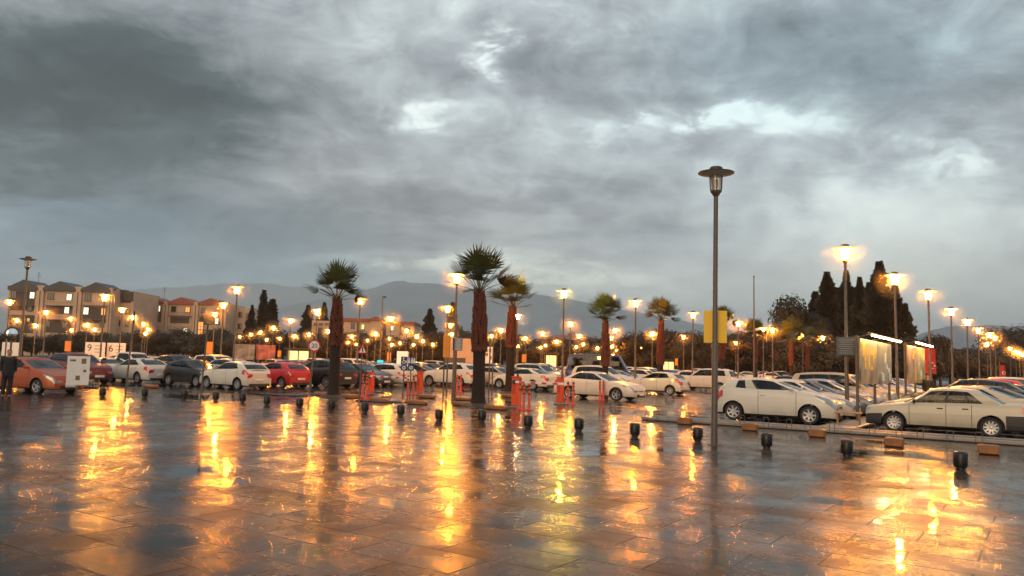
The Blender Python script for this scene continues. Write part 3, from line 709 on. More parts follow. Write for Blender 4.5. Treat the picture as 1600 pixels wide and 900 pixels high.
# ------------------------------------------------------------------ street lamps
M_shade_in = pbr('shade_underside', (0.75, 0.72, 0.66), 0.5)
M_glass = pbr('lantern_glass', (0.80, 0.70, 0.55), 0.12, trans=0.85)
M_lampglow = {}
def glow(name, col, s):
    if name not in MATS: pbr(name, (0.8, 0.6, 0.4), 0.3, emit=col, estr=s)
    return MATS[name]
M_lit = glow('lit_lantern_glass', LAMP_C, LAMP_L)
M_lit_y = glow('lit_lantern_glass_yellow', (1.0, 0.72, 0.05), LAMP_L * .3)
M_lit_w = glow('lit_lantern_glass_white', (1.0, 0.62, 0.25), LAMP_L * .12)
def lamp_meshes(h, n):
    # pole with a thicker lower sleeve, lantern, wide flat shade, small top cap
    g0 = h - .60
    pole = MB().tube([(0, 0, 0), (0, 0, .02), (0, 0, .021)], [.15, .15, .06], n).tube([(0, 0, 0), (0, 0, h * .36), (0, 0, h * .365), (0, 0, g0 - .12)], [.072, .070, .056, .050], n)
    pole.lathe([(.05, g0 - .14), (.075, g0 - .10), (.13, g0 - .03), (.13, g0 + .005), (.0, g0 + .006)], n)
    gl = MB().lathe([(.115, g0 + .01), (.135, g0 + .34)], n, caps=False)
    sh = MB().lathe([(.14, g0 + .342), (.41, g0 + .405), (.415, g0 + .415), (.41, g0 + .425), (.16, g0 + .47), (.15, g0 + .475)], n * 2, caps=False)
    sh.lathe([(.14, g0 + .345), (.15, g0 + .478)], n, caps=False)
    sh.lathe([(.145, g0 + .47), (.145, g0 + .54), (.12, g0 + .56), (0, g0 + .57)], n)
    sh.m[:2 * n] = [1] * (2 * n)
    bars = MB()
    for k in range(4):
        a = R(45 + 90 * k); bars.tube([(.125 * math.cos(a), .125 * math.sin(a), g0), (.145 * math.cos(a), .145 * math.sin(a), g0 + .345)], .010, 4)
    bulb = MB().lathe([(0, g0 + .05), (.035, g0 + .08), (.035, g0 + .24), (0, g0 + .28)], 8)
    return pole, gl, sh, bars, bulb
HL = 6.4
_p, _g, _s, _b, _bu = lamp_meshes(HL, 14)
LM = dict(pole=_p.mesh('lamp_pole', M_steel, 50), glass=_g.mesh('lantern', M_lit, 180), glass_off=_g.mesh('lantern_off', M_glass, 180), shade=_s.mesh('lamp_shade', [M_dark, M_shade_in], 40),
          glass_y=_g.mesh('lantern_yellow', M_lit_y, 180), bars=_b.mesh('lantern_bars', M_dark), bulb=_bu.mesh('bulb', M_white, 180))
_p, _g, _s, _b, _bu = lamp_meshes(HL, 7)
LMF = dict(pole=_p.mesh('far_lamp_pole', M_steel, 50), glass=_g.mesh('far_lantern', M_lit, 180), shade=_s.mesh('far_lamp_shade', [M_dark, M_shade_in], 40), glass_w=_g.mesh('far_lantern_white', M_lit_w, 180))
GZ = HL - .42                        # height of the lantern's middle
mb_ = bpy.data.materials.new('lamp_mist'); mb_.use_nodes = True; _t = NT(mb_.node_tree); _t.n.clear()  # scattering balls added round the lanterns, standing in for lens glow
_v = _t.new('ShaderNodeVolumeScatter'); _v.inputs['Density'].default_value = MIST; _v.inputs['Anisotropy'].default_value = 0.5
_t.l.new(_v.outputs[0], _t.new('ShaderNodeOutputMaterial').inputs['Volume'])
mf_ = mb_.copy(); mf_.name = 'far_lamp_mist'; [setattr(n_.inputs['Density'], 'default_value', MIST * 2.2) for n_ in mf_.node_tree.nodes if 'Density' in n_.inputs]  # denser copy for a stronger added glow on the far lamps
MP_ = [(0, -1), (.38, -.92), (.71, -.71), (.92, -.38), (1, 0), (.92, .38), (.71, .71), (.38, .92), (0, 1)]
HALOS = [MB().lathe([(a * q, b * q) for a, b in MP_], 14, (0, 0, GZ)).mesh('mist', mb_) for q in (.95, .66, .42)]
HALOS_FAR = [MB().lathe([(a * q, b * q) for a, b in MP_], 10, (0, 0, GZ)).mesh('far_mist', mf_) for q in (1.3, .8)]
LITS = [M_lit] + [glow('lit_lantern_glass_%d' % i, (1.0, g, b), LAMP_L * f) for i, (f, g, b) in enumerate(((.62, .29, .015), (1.25, .33, .03), (.8, .35, .035), (.42, .27, .012)))]
def setm(o, m): o.material_slots[0].link = 'OBJECT'; o.material_slots[0].material = m
lrnd = random.Random(21)
def lamp(pos, label, kind='glass', group=None, far=False, scale=1.0):
    t = thing('street_lamp', label, 'street lamp', (pos[0], pos[1], 0), 0, group); t.scale = (scale,) * 3; t.rotation_euler = (R(lrnd.uniform(-.5, .5)), R(lrnd.uniform(-.5, .5)), lrnd.uniform(0, 6))
    L = LMF if far else LM
    if kind != 'glass_off' and MIST > 0: [link('mist', me, t) for me in (HALOS_FAR if far else HALOS)]
    link('pole', L['pole'], t); ln = link('lantern', L.get(kind, L['glass']), t); link('lamp_shade', L['shade'], t)
    if kind == 'glass': setm(ln, lrnd.choice(LITS))
    if not far: link('lantern_frame', L['bars'], ln)
    if kind == 'glass_off': link('bulb', L['bulb'], ln)
    return t
b0 = ground(1116, 696); BIG = b0
sc0 = (at_dist(1121, 259, b0.y).z) / (HL)
lamp(b0, 'tall unlit grey lamp post standing nearest, at the bollard line, with yellow sign behind it', 'glass_off', scale=sc0)
p = at_dist(43, 412, 46); lamp(p, 'tall unlit lamp post at the far left before the grey roofed flats', 'glass_off', scale=p.z / GZ)
# tall lamps one can tell apart:  px, py of the lantern, words
TALL = [(1321, 397, 'tallest lit lamp, first of the row beside the billboards, with a grey notice'),
        (1400, 437, 'second tall lit lamp of the right row, at the end of the lit billboard'),
        (1452, 461, 'third lit lamp of the right row, above the second billboard'),
        (1486, 487, 'fourth lit lamp of the right row, before the hill crest'),
        (1510, 503, 'fifth lit lamp of the right row, on the hill crest line'),
        (1528.6, 516, 'sixth lit lamp of the right row, just below the hill crest'),
        (714, 435, 'tall lit lamp touching the left fronds of the biggest palm'),
        (881.4, 459.4, 'tall yellow lit lamp halfway between two palms, a poster on its post', ),
        (994, 474, 'tall lit lamp standing between the minibus palm and the palm lit red'),
        (1082, 492, 'tall lit lamp left of the yellow sign'),
        (562, 470, 'tall lit lamp right of the leftmost big palm'),
        (371.7, 453, 'tall lit lamp above the white hatchback and the black car'),
        (163.5, 464.5, 'lit lamp in front of the right grey gable, above the board with the 9'),
        (349.5, 477, 'lit lamp left of the tall lamp above the white hatchback'),
        (190.6, 484, 'lit lamp above the board with the 6'),
        (15.3, 472, 'lit lamp at the left picture edge'),
        (700, 483, 'lit lamp close left below the tall lamp at the biggest palm'),
        (496, 487, 'lit lamp just left of the leftmost big palm')]
for a in TALL:
    p = at_z(a[0], a[1] + 1, GZ); lamp(p, a[2], 'glass_y' if 'yellow lit' in a[2] else 'glass')
FARL = {
 'in front of the grey roofed flats': [(26.6, 501), (55.7, 509), (72.5, 488.6), (109.5, 498.7), (111.8, 516.3), (135.7, 508), (147.9, 515.5)],
 'between the grey roofed and the red roofed flats': [(209, 496.4), (223.8, 507), (231, 515), (227, 521.5)],
 'before the end wall of the red roofed flats': [(335, 492), (374.6, 526.7), (392, 523), (406.5, 519.8)],
 'below and right of the two cypresses': [(416.3, 530.8), (426.7, 512.6), (436.8, 529.3), (454.7, 501.9), (460, 525.6), (483, 523.3), (512.5, 518)],
 'in front of the long orange building': [(543.7, 535.4), (550, 526), (556.7, 538), (574.6, 532), (586.7, 522.4), (608.7, 529.3), (611, 499), (612, 539), (624.8, 536), (635, 517), (646, 539), (651.7, 525.8), (661, 533)],
 'left of the biggest palm': [(676.5, 538.5), (703.8, 509), (706.4, 522.7)],
 'between the two biggest palms and the yellow lamp': [(768, 525.6), (783, 517), (809.8, 541), (809, 495.5), (821.4, 529), (832, 547.5), (845, 543.5), (848, 521.8), (852, 540), (858.6, 548.7), (869.6, 534)],
 'between the yellow lamp and the minibus palm': [(885.5, 549.8), (891, 507), (900, 542.3), (905, 525.6), (906, 548.4), (911.5, 538), (933, 544), (934, 549.5), (955.7, 529)],
 'between the minibus palm and the palm lit red': [(956.8, 541.4), (958.3, 550.6), (961.4, 517), (962.7, 547.6), (967, 550), (1002.3, 544.3), (1016.6, 551.7), (1019.4, 522.5)],
 'between the palm lit red and the flagpole': [(1058.5, 549.4), (1068.5, 526.9), (1075.7, 543.2), (1102.5, 552.2), (1108, 553.4), (1143.6, 547.8), (1149.8, 536.6), (1153, 506)],
 'between the flagpole and the billboards': [(1192.6, 516), (1207.6, 516.6), (1254.7, 523.9), (1286, 528.5)],
 'at the far end of the right lamp row': [(1547, 524), (1555, 529), (1578, 545.5), (1587, 550), (1593, 552), (1598, 555), (1542, 538)]}
for where, pts in FARL.items():
    for i, (px, py) in enumerate(sorted(pts)):
        d = GZ - CAM_H; Y = d * FPX / max(8, hor(px) - py)
        Yc = min(Y, 125 + (Y - 125) * .25 if Y > 125 else Y); p = at_dist(px, py, Yc)
        w = abs(px - 809) < .1 and py < 500
        lamp(p, '%s small lit lamp from the left %s' % (ORD[i], where), 'glass_w' if w else 'glass', 'distant lit lamps', True, p.z / GZ)

# ------------------------------------------------------------------ bollards and kerb blocks
M_boll = pbr('bollard_black', (0.010, 0.009, 0.009), 0.32, 0.2, 0.2, 10)
bm_ = MB().lathe([(.080, 0), (.080, .045), (.112, .05), (.124, .10), (.126, .30), (.118, .325), (.09, .342), (0, .348)], 22)
cap = MB().lathe([(.128, .285), (.131, .29), (.131, .305), (.128, .31)], 22, caps=False)
bmesh_b, bmesh_c = bm_.mesh('bollard', M_boll, 50), cap.mesh('bollard_ring', M_dark, 40)
BOLL = [(160, 620), (226, 621), (288, 623), (337, 626), (379, 629), (417, 633), (468, 638), (518, 641), (570, 645), (626, 650), (686, 658), (753, 659), (825, 669), (904.5, 674), (992, 683), (1090, 690.5), (1198, 701), (1323, 713), (1501, 735)]
for i, (px, py) in enumerate(BOLL):
    g_ = ground(px, py); t = thing('bollard', 'short black bollard, %s from the left in the row across the wet plaza' % ORD[i], 'bollard', (g_.x, g_.y, .006), 0, 'short black bollards across the plaza')
    link('body', bmesh_b, t); link('ring', bmesh_c, t)
blk = MB().bbox((0, 0, .11), (.42, .25, .22), .03).mesh('kerb_block', M_yk, 40)
blk_long = MB().bbox((0, 0, .08), (.95, .28, .17), .04).mesh('kerb_block_long', M_yk, 40)
BLK = [(1070, 663, 0, 'left of the white three-door hatchback'), (1172, 673, 0, 'under the rear wheel of the white three-door hatchback'), (1277, 683, 0, 'before the front wheel of the white three-door hatchback'),
       (1397, 698, 0, 'before the front of the cream sedan'), (1545, 710, 0, 'under the tail of the cream sedan'),
       (236, 606, 1, 'behind the second bollard, below the white saloon'), (504, 618, 1, 'left of the foot of the leftmost big palm'), (548, 622, 1, 'right of the foot of the leftmost big palm'),
       (592, 628, 1, 'right of the warning sign post'), (667, 622, 1, 'by the second barrier gate, left of the thin twin posts'), (652, 632, 1, 'before the blue sign posts'), (722, 626, 1, 'left behind the foot of the biggest palm'),
       (722, 634, 1, 'just left of the foot of the biggest palm'), (775, 640, 1, 'just right of the foot of the biggest palm'), (796, 621, 1, 'at the foot of the leaning palm')]
for px, py, lg, w in BLK:
    g_ = ground(px, py); t = link('kerb_block', blk_long if lg else blk, None, (g_.x, g_.y, 0), -GA + random.Random(px).uniform(-.06, .06))
    tag(t, ('low orange painted kerb block ' if lg else 'square orange painted block ') + w, 'kerb block', 'orange kerb blocks')

# ------------------------------------------------------------------ posts and signs
def text(s, size, mat, parent, M, name='lettering', ext=.004):
    cu = bpy.data.curves.new(name, 'FONT'); cu.body = s; cu.size = size; cu.align_x = 'CENTER'; cu.align_y = 'CENTER'; cu.extrude = ext; cu.materials.append(mat)
    tmp = bpy.data.objects.new(name, cu); COL.objects.link(tmp); dg = bpy.context.evaluated_depsgraph_get(); dg.update()
    me = bpy.data.meshes.new_from_object(tmp.evaluated_get(dg)); bpy.data.objects.remove(tmp); bpy.data.curves.remove(cu)
    o = link(name, me, parent); o.matrix_local = M; return o
FACE = Matrix.Rotation(R(90), 4, 'X')            # text standing upright, read from -Y
def upright(x, y, z): return Matrix.Translation((x, y, z)) @ FACE
M_signred = pbr('sign_red', (0.55, 0.03, 0.025), 0.4)
M_signblue = pbr('sign_blue', (0.02, 0.045, 0.16), 0.4)
M_signwhite = pbr('sign_white', (0.74, 0.72, 0.66), 0.45, 0, .06, 4)
M_ink = pbr('black_ink', (0.02, 0.02, 0.02), 0.5)
M_yellow = pbr('yellow_sign', (0.78, 0.47, 0.015), 0.45, 0, .06, 5)
M_orange = pbr('orange_banner', (0.75, 0.25, 0.02), 0.5, 0, .08, 3)
M_grey = pbr('grey_board', (0.20, 0.21, 0.22), 0.5, 0, .12, 4)
M_barrier = pbr('barrier_orange', (0.72, 0.085, 0.02), 0.38, 0, .12, 4)
M_flex = pbr('flexible_post_red', (0.55, 0.05, 0.02), 0.45, 0, .12, 4)
M_refl = pbr('dark_reflector_band', (0.06, 0.02, 0.015), 0.3)
def face_cam(p): return -math.atan2(p.x, p.y)     # local -Y looks back along the view
def post_at(px, py, ytop, name, label, cat, r=.03, lean=(0, 0), rz=None):
    g_ = ground(px, py); zt = at_dist(px, ytop, g_.y).z
    t = thing(name, label, cat, (g_.x, g_.y, 0), face_cam(g_) if rz is None else rz)
    MB().tube([(0, 0, 0), (lean[0] * zt, lean[1] * zt, zt)], r, 8).build('post', M_steel, t, 60)
    return t, zt, g_.y / FPX
# speed limit 20
t, zt, k = post_at(481, 640, 540, 'speed_limit_sign', 'round red rimmed sign reading 20 on a leaning post', 'road sign', .03, (.05, 0))
r = 9.2 * k; X = .05 * zt
d = MB().lathe([(0, .0), (r, .0), (r, .02), (0, .022)], 28, (X, -.035, zt), 'y').build('sign_plate', M_signred, t, 40)
MB().lathe([(0, .0), (r * .78, .0), (r * .78, .008), (0, .009)], 28, (X, -.058, zt), 'y').build('sign_face', M_signwhite, d, 40)
text('20', r * 1.05, M_ink, d, upright(X, -.072, zt - r * .03), 'numeral')
# warning triangle
t, zt, k = post_at(561, 628, 537, 'warning_sign', 'triangular red rimmed warning sign on a thin post before the dark car', 'road sign', .03, (.02, 0))
X = .02 * zt; w = 7.2 * k; h_ = 15 * k
d = MB().poly([(-w, zt - h_), (w, zt - h_), (0, zt)], .025, Matrix.Translation((X, -.065, 0))).build('sign_plate', M_signred, t)
MB().poly([(-w * .68, zt - h_ * .9), (w * .68, zt - h_ * .9), (0, zt - h_ * .2)], .01, Matrix.Translation((X, -.077, 0))).build('sign_face', M_signwhite, d)
m = MB().lathe([(0, 0), (.032, 0), (.032, .004), (0, .005)], 10, (X, -.083, zt - h_ * .40), 'y').poly([(-.035, zt - h_ * .65), (.035, zt - h_ * .65), (.02, zt - h_ * .46), (-.02, zt - h_ * .46)], .005, Matrix.Translation((X, -.085, 0)))
m.poly([(-.035, zt - h_ * .82), (-.01, zt - h_ * .82), (.01, zt - h_ * .66), (-.02, zt - h_ * .66)], .005, Matrix.Translation((X, -.086, 0))).poly([(.012, zt - h_ * .82), (.04, zt - h_ * .82), (.02, zt - h_ * .66), (0, zt - h_ * .66)], .005, Matrix.Translation((X, -.0865, 0)))
m.build('walking_figure', M_ink, d)
# two blue signs on posts
for px, py, y0, y1, lab, wheel in ((629, 628, 557, 579, 'blue sign with a white wheelchair emblem, left of the two blue signs', True), (640, 630, 557, 580, 'blue sign with white standing figures, right of the two blue signs', False)):
    t, zt, k = post_at(px, py, y0, 'parking_sign', lab, 'road sign', .025)
    w = 10 * k; hh = 13 * k
    d = MB().bbox((0, -.045, zt - hh / 2), (w, .025, hh), .01).build('sign_plate', M_signblue, t)
    c = zt - hh / 2; m = MB()
    if wheel:
        for a in range(20):
            q = R(-200 + a * 13); m.box((-.01 + w * .22 * math.cos(q), -.062, c - hh * .14 + w * .22 * math.sin(q)), (.03, .008, .03))
        m.lathe([(0, 0), (.03, 0), (.03, .006), (0, .007)], 10, (-.03, -.059, c + hh * .34), 'y').box((-.03, -.0625, c + hh * .1), (.035, .007, hh * .3)).box((.03, -.0635, c - hh * .02), (.13, .006, .032)).box((.09, -.0645, c - hh * .16), (.03, .006, hh * .24))
    else:
        for x in (-.09, .03, .12):
            m.lathe([(0, 0), (.026, 0), (.026, .006), (0, .007)], 10, (x, -.059, c + hh * .28), 'y').poly([(x - .045, c - hh * .3), (x + .045, c - hh * .3), (x + .03, c + hh * .18), (x - .03, c + hh * .18)], .007, Matrix.Translation((0, -.066, 0)))
    m.build('emblem', M_signwhite, d)
    d2 = MB().bbox((0, -.045, zt - hh - 4.5 * k), (w * .9, .025, 8.2 * k), .01).build('lower_plate', M_signblue, t)
    MB().lathe([(0, 0), (2.7 * k, 0), (2.7 * k, .006), (0, .007)], 18, (0, -.059, zt - hh - 4.5 * k), 'y').build('disc', M_signwhite, d2)
    m2 = MB().box((0, -.0695, zt - hh - 4.5 * k), (2.6 * k, .004, .05)).build('mark', M_ink, d2)
# edge-on sign posts
for px, py, yt, lab in ((195, 624, 486, 'thin dark sign post with its plate seen edge-on, between first and second bollard'), (312.5, 629, 505, 'thin dark sign post with its plate seen edge-on, between third and fourth bollard')):
    t, zt, k = post_at(px, py, yt, 'sign_post', lab, 'sign post', .03, (.035, 0))
    MB().bbox((.035 * zt, 0, zt - 10 * k), (.05, .5, 19 * k), .015).build('sign_plate', M_dark, t)
# twin thin posts carrying a tall orange sign
g_ = ground(694, 640); k = g_.y / FPX
t = thing('post_sign', 'orange board on two thin posts left of the biggest palm', 'sign', (g_.x, g_.y, 0), face_cam(g_)); zt = at_dist(694, 524, g_.y).z
for s in (-1, 1): MB().tube([(s * 2.6 * k, 0, 0), (s * 2.6 * k, 0, zt)], .028, 8).build('post', M_steel, t, 60)
MB().bbox((0, -.05, zt - 17 * k), (10 * k, .04, 35 * k), .01).build('board', M_orange, t)
# grey notice on a post
t, zt, k = post_at(710, 627, 505, 'notice_sign', 'pale grey notice board on a post just left of the biggest palm', 'sign', .05)
zc = CAM_H + (hor(713) - 538) * k
b_ = MB().bbox((3.4 * k, -.08, zc), (12.4 * k, .03, 20 * k), .01).build('board', M_grey, t); MB().bbox((-4.3 * k, -.02, zc), (2.6 * k, .05, 20 * k), .01).build('back_board', M_dark, t)
m = MB()
for i in range(9): m.box((3.4 * k, -.0965, zc + (8 - i * 2) * k), ((9 - (i * 7 % 4)) * k, .004, .45 * k))
m.build('text_lines', M_signwhite, b_)
# pair of thin pale posts right of the biggest palm
for px, lab in ((763.5, 'left one of two thin pale posts right of the biggest palm'), (768.5, 'right one of two thin pale posts right of the biggest palm')):
    post_at(px, 620, 528, 'thin_post', lab, 'post', .035)
# yellow double panel on the nearest lamp post
k = BIG.y / FPX; t = thing('yellow_sign', 'yellow double panel sign fixed behind the tall unlit lamp post', 'sign', (BIG.x, BIG.y + .02, 0), face_cam(BIG)); zc = CAM_H + (hor(1119) - 510.5) * k
MB().bbox((-7.6 * k, .10, zc), (17.6 * k, .03, 51 * k), .008).build('panel', M_yellow, t); MB().bbox((11.5 * k, .10, zc), (15 * k, .03, 51 * k), .008).build('panel', M_yellow, t)
MB().box((2.6 * k, .085, zc), (2.6 * k, .05, 51 * k)).build('bracket', M_dark, t)
# info board at the left
g_ = ground(119, 620); k = g_.y / FPX; t = thing('info_board', 'white information board with small brown pictures on a single post, right of the orange car', 'notice board', (g_.x, g_.y, 0), face_cam(g_))
zt, zb = at_dist(119, 556.5, g_.y).z, at_dist(119, 602, g_.y).z
MB().tube([(0, 0, 0), (0, 0, zb)], .04, 8).build('post', M_steel, t, 60)
b_ = MB().bbox((0, -.02, (zt + zb) / 2), (31 * k, .05, zt - zb), .012).build('board', M_signwhite, t)
M_brown = pbr('brown_print', (0.22, 0.12, 0.05), 0.5, 0, .3, 20)
for x, z, w, h_ in ((7, 15, 6.5, 8), (9, 0, 4, 4), (0, -11, 6, 7), (-8, 16, 8, 3)): MB().box((x * k, -.047, (zt + zb) / 2 + z * k), (w * k, .004, h_ * k)).build('printed_picture', M_brown, b_)
# round convex mirror at the left edge
t, zt, k = post_at(11, 612, 510, 'traffic_mirror', 'round traffic mirror on a pole at the left edge above the person', 'traffic mirror', .04)
M_mirror = pbr('mirror', (0.8, 0.8, 0.8), 0.03, 1.0); zc = at_dist(11, 521, k * FPX).z
f_ = MB().lathe([(0, 0), (10 * k, 0), (10.5 * k, .02), (10 * k, .05), (0, .06)], 24, (0, -.06, zc), 'y').build('frame', M_dark, t, 40)
MB().lathe([(9.2 * k, 0), (7 * k, .04), (3.5 * k, .065), (0, .07)], 24, (0, -.12, zc), 'y').build('mirror_face', M_mirror, f_, 180)
# number boards at the back of the left rows
def board(px0, px1, y0, y1, Y, name, label, cat, mat, legs=True, txt=None, lines=0, rz=None):
    pc = (px0 + px1) / 2; c = at_dist(pc, (y0 + y1) / 2, Y); k = Y / FPX
    t = thing(name, label, cat, (c.x, c.y, 0), 0 if rz is None else rz); w, h_ = (px1 - px0) * k, (y1 - y0) * k
    if legs:
        for s in (-1, 1): MB().tube([(s * w * .42, .05, 0), (s * w * .42, .05, c.z + h_ * .45)], .05, 6).build('leg', M_steel, t)
    b = MB().bbox((0, 0, c.z), (w, .06, h_), .015).build('board', mat, t)
    if txt: text(txt, h_ * .62, M_ink, b, upright(-w * .28, -.036, c.z + h_ * .12), 'numeral')
    if lines:
        m = MB()
        for i in range(lines): m.box((w * .17, -.0335, c.z + h_ * (.28 - i * .62 / lines)), (w * (.42 if i % 2 else .36), .006, h_ * .035))
        m.build('text_lines', M_brown, b)
    return t, b, c, k, w, h_
board(133, 164, 535, 559, 88, 'number_board', 'white board with a large 9 behind the white coupe', 'sign', M_signwhite, True, '9', 3)
board(167, 196, 536, 560, 88.6, 'number_board', 'white board with a large 6 behind the white pickup', 'sign', M_signwhite, True, '6', 3)
board(3, 30, 535, 556, 90, 'blank_board', 'plain white board behind the person at the left edge', 'sign', M_signwhite)
t, b, c, k, w, h_ = board(367, 398, 538, 562, 118, 'mural_board', 'dim picture board left of the red and white one', 'billboard', pbr('dim_mural', (.22, .17, .14), .5, 0, .8, .9))
t, b, c, k, w, h_ = board(400, 430, 539, 562, 118.5, 'mural_board', 'red and white picture board behind the red hatchback', 'billboard', pbr('red_mural', (.42, .10, .06), .5, 0, .9, 1.1))
M_shop = pbr('lit_shop_window', (.5, .4, .2), .3, emit=(1.0, .80, .30), estr=1.0)
def kiosk(px0, px1, y0, y1, Y, label, cols=2, name='kiosk'):
    pc = (px0 + px1) / 2; c = at_dist(pc, y1, Y); k = Y / FPX; w = (px1 - px0) * k; h_ = CAM_H + (hor(pc) - y0) * k + .3; zb = .9
    t = thing(name, label, 'kiosk', (c.x, Y, 0)); wl = MB().box((0, 1.2, h_ / 2), (w + .4, 2.2, h_)).build('wall', M_panel, t)
    MB().box((0, 1.05, h_ + .06), (w + .9, 2.9, .12)).build('roof', M_dark, t)
    for i in range(cols):
        ww = w / cols * .88; MB().bbox((-w / 2 + w / cols * (i + .5), .08, (h_ - .25 + zb) / 2), (ww, .06, h_ - .25 - zb), .01).build('window', M_shop, t)
    return t
kiosk(449, 482, 549, 563, 112, 'low kiosk with two lit shop windows behind the dark hatchbacks')
kiosk(853, 869, 556, 574, 122, 'small lit shop front with a red door behind the white cars', 3)

kiosk(1036, 1053, 566, 577, 118, 'dark hut with two pale lit windows right of the palm lit red', 2)
t, b, c, k, w, h_ = board(620, 637, 549, 572, 60, 'ticket_booth', 'white parking payment booth behind the blue signs', 'booth', pbr('lit_white_panel', (.75, .7, .55), .4, emit=(1, .85, .5), estr=.35))
MB().bbox((0, .55, c.z * .5 + .25), (w * .9, 1.0, c.z + .6), .05).build('cabin', M_grey, t)
t, b, c, k, w, h_ = board(757, 770, 542, 572, 75, 'poster_board', 'white poster board with brown pictures right behind the biggest palm', 'billboard', M_signwhite)
for x, z in ((2, 9), (-3, 3), (3, -2)): MB().box((x * k, -.034, c.z + z * k), (4 * k, .006, 5 * k)).build('printed_picture', M_brown, b)
# orange banners on posts of the far lamps, one by one
for px, y0, y1, w_, Y, lab in ((106.5, 533, 549, 9, 84, 'orange banner hanging on a post left of the board with the 9'), (328, 534, 553, 9.5, 80, 'orange banner hanging behind the black car'), (436.5, 548, 557.5, 5, 104, 'small orange banner right of the red and white mural'),
                               (819, 553.5, 566, 6.5, 96, 'orange banner hanging left of the small lit shop front'), (608, 551, 563, 6, 92, 'orange banner left of the white payment booth'), (1057, 560, 571, 4, 100, 'small orange banner right of the green exit sign')):
    c = at_dist(px, y0, Y); k = Y / FPX; t = thing('banner', lab, 'banner', (c.x, Y, 0), 0, 'orange banners among the lamps')
    MB().tube([(w_ * k * .55, .05, 0), (w_ * k * .55, .05, c.z + .1)], .05, 6).build('pole', M_steel, t)
    MB().bbox((0, 0, c.z - (y1 - y0) * k / 2), (w_ * k, .05, (y1 - y0) * k), .01).build('cloth', M_orange, t)
t, zt, k = post_at(1068, 588, 559, 'direction_sign', 'square green sign with a white cross on a post, right of the palm lit red', 'road sign', .05)
b_ = MB().bbox((0, -.07, zt - 5 * k), (8 * k, .04, 11 * k), .01).build('board', pbr('sign_green', (.02, .16, .05), .4), t); m = MB()
for s in (-1, 1): m.tube([(-2.6 * k * s, -.095, zt - 8 * k), (2.6 * k * s, -.095 - .004 * s, zt - 2 * k)], .05, 4)
m.build('cross', M_signwhite, b_)
t, zt, k = post_at(877, 575, 535, 'poster_sign', 'small pale poster fixed to a post below the yellow lit lamp', 'sign', .04)
MB().bbox((3 * k, -.06, zt - 6 * k), (8 * k, .04, 16 * k), .01).build('board', M_grey, t)
# notice on the first right-hand lamp post
g_ = at_z(1321, 398, GZ); k = g_.y / FPX; t = thing('notice_sign', 'dark grey notice with faint lines of text on the tallest lit lamp post', 'sign', (g_.x, g_.y, 0), face_cam(g_)); zc = CAM_H + (hor(1320) - 541.5) * k
b_ = MB().bbox((0, -.10, zc), (29 * k, .03, 29 * k), .01).build('board', pbr('slate_board', (.055, .065, .07), .5, 0, .1, 4), t); m = MB()
for i in range(7): m.box((0, -.118, zc + (10 - i * 3.4) * k), ((23 - (i * 5 % 7)) * k, .004, 1.0 * k))
m.build('text_lines', M_grey, b_)
MB().box((0, -.07, zc), (.16, .05, .10)).build('clamp', M_steel, t)
# lit billboards with tube lights along the median
M_tube = pbr('tube_light', (1, .9, .7), .3, emit=(1.0, .62, .24), estr=48)
def billboard_mat(name, seed, tint):
    m = bpy.data.materials.new(name); m.use_nodes = True; t = NT(m.node_tree); b = t.n.get('Principled BSDF')
    tc = t.new('ShaderNodeTexCoord').outputs['Object']; mp = t.new('ShaderNodeMapping'); t.put(mp.inputs[0], tc); mp.inputs['Scale'].default_value = (.8, 1, .7); mp.inputs['Location'].default_value = (seed, 0, 0)
    n = t.noise(mp.outputs[0], 1.3, 4, .55); t.put(b.inputs['Base Color'], t.ramp(n, [(.34, tuple(q * .30 for q in tint)), (.5, tint), (.70, tuple(min(1, q * 1.7) for q in tint))])); b.inputs['Roughness'].default_value = .3; return m
def billboard(u0, u1, v, zb, zt, label, mats, words):
    c = uv((u0 + u1) / 2, v); L = u1 - u0; t = thing('billboard', label, 'billboard', (c.x, c.y, 0), math.atan2(U.y, U.x))   # local x along U; the printed side is -y
    for x in (-L / 2, 0, L / 2): MB().tube([(x, .06, 0), (x, .06, zt + .1)], .05, 8).build('post', M_steel, t, 60)
    for s, mt in zip((-1, 1), mats):
        p_ = MB().bbox((s * L / 4, -.02, (zb + zt) / 2), (L / 2 - .06, .06, zt - zb), .012).build('panel', mt, t)
        if words == 'arrows' and s < 0:
            for i, z in enumerate((.05, -.12, .05)): MB().poly([(-.05, .5), (.05, .5), (.05, .1), (.14, .1), (0, -.16), (-.14, .1), (-.05, .1)], .006, Matrix.Translation((-L * .25 + (i - 1) * .8, -.058, (zb + zt) / 2 + z))).build('arrow', M_yellow, p_)
        rp = random.Random(int(u0 * 10 + s)); sh_ = MB(); cxp = s * L / 4
        for i in range(7):
            w_, q_ = rp.uniform(.12, .55), rp.uniform(.06, .4); sh_.box((cxp + rp.uniform(-.36, .36) * L / 2, -.0535 - .0004 * i, (zb + zt) / 2 + rp.uniform(-.36, .36) * (zt - zb)), (w_, .004, q_))
        sh_.build('printed_shape', M_signwhite if s > 0 else M_yellow, p_)
    fx = MB().tube([(-L / 2 - .7, -.42, zt + .16), (L / 2 + .3, -.42, zt + .16)], .025, 6)
    for x in (-L / 2 + .3, 0, L / 2 - .3): fx.tube([(x, .06, zt + .05), (x, -.42, zt + .19)], .018, 5)
    f_ = fx.build('light_bracket', M_steel, t)
    for s in (-1, 1): MB().bbox((s * L / 4, -.42, zt + .11), (L / 2 - .35, .09, .05), .015).build('tube_light', M_tube, f_)
billboard(29.6, 36.3, -5.4, 1.35, 2.95, 'long lit billboard with yellow arrows under tube lights, nearest of the two', [billboard_mat('yellow_print', 1.0, (.34, .24, .11)), billboard_mat('mixed_print', 7.0, (.30, .25, .16))], 'arrows')
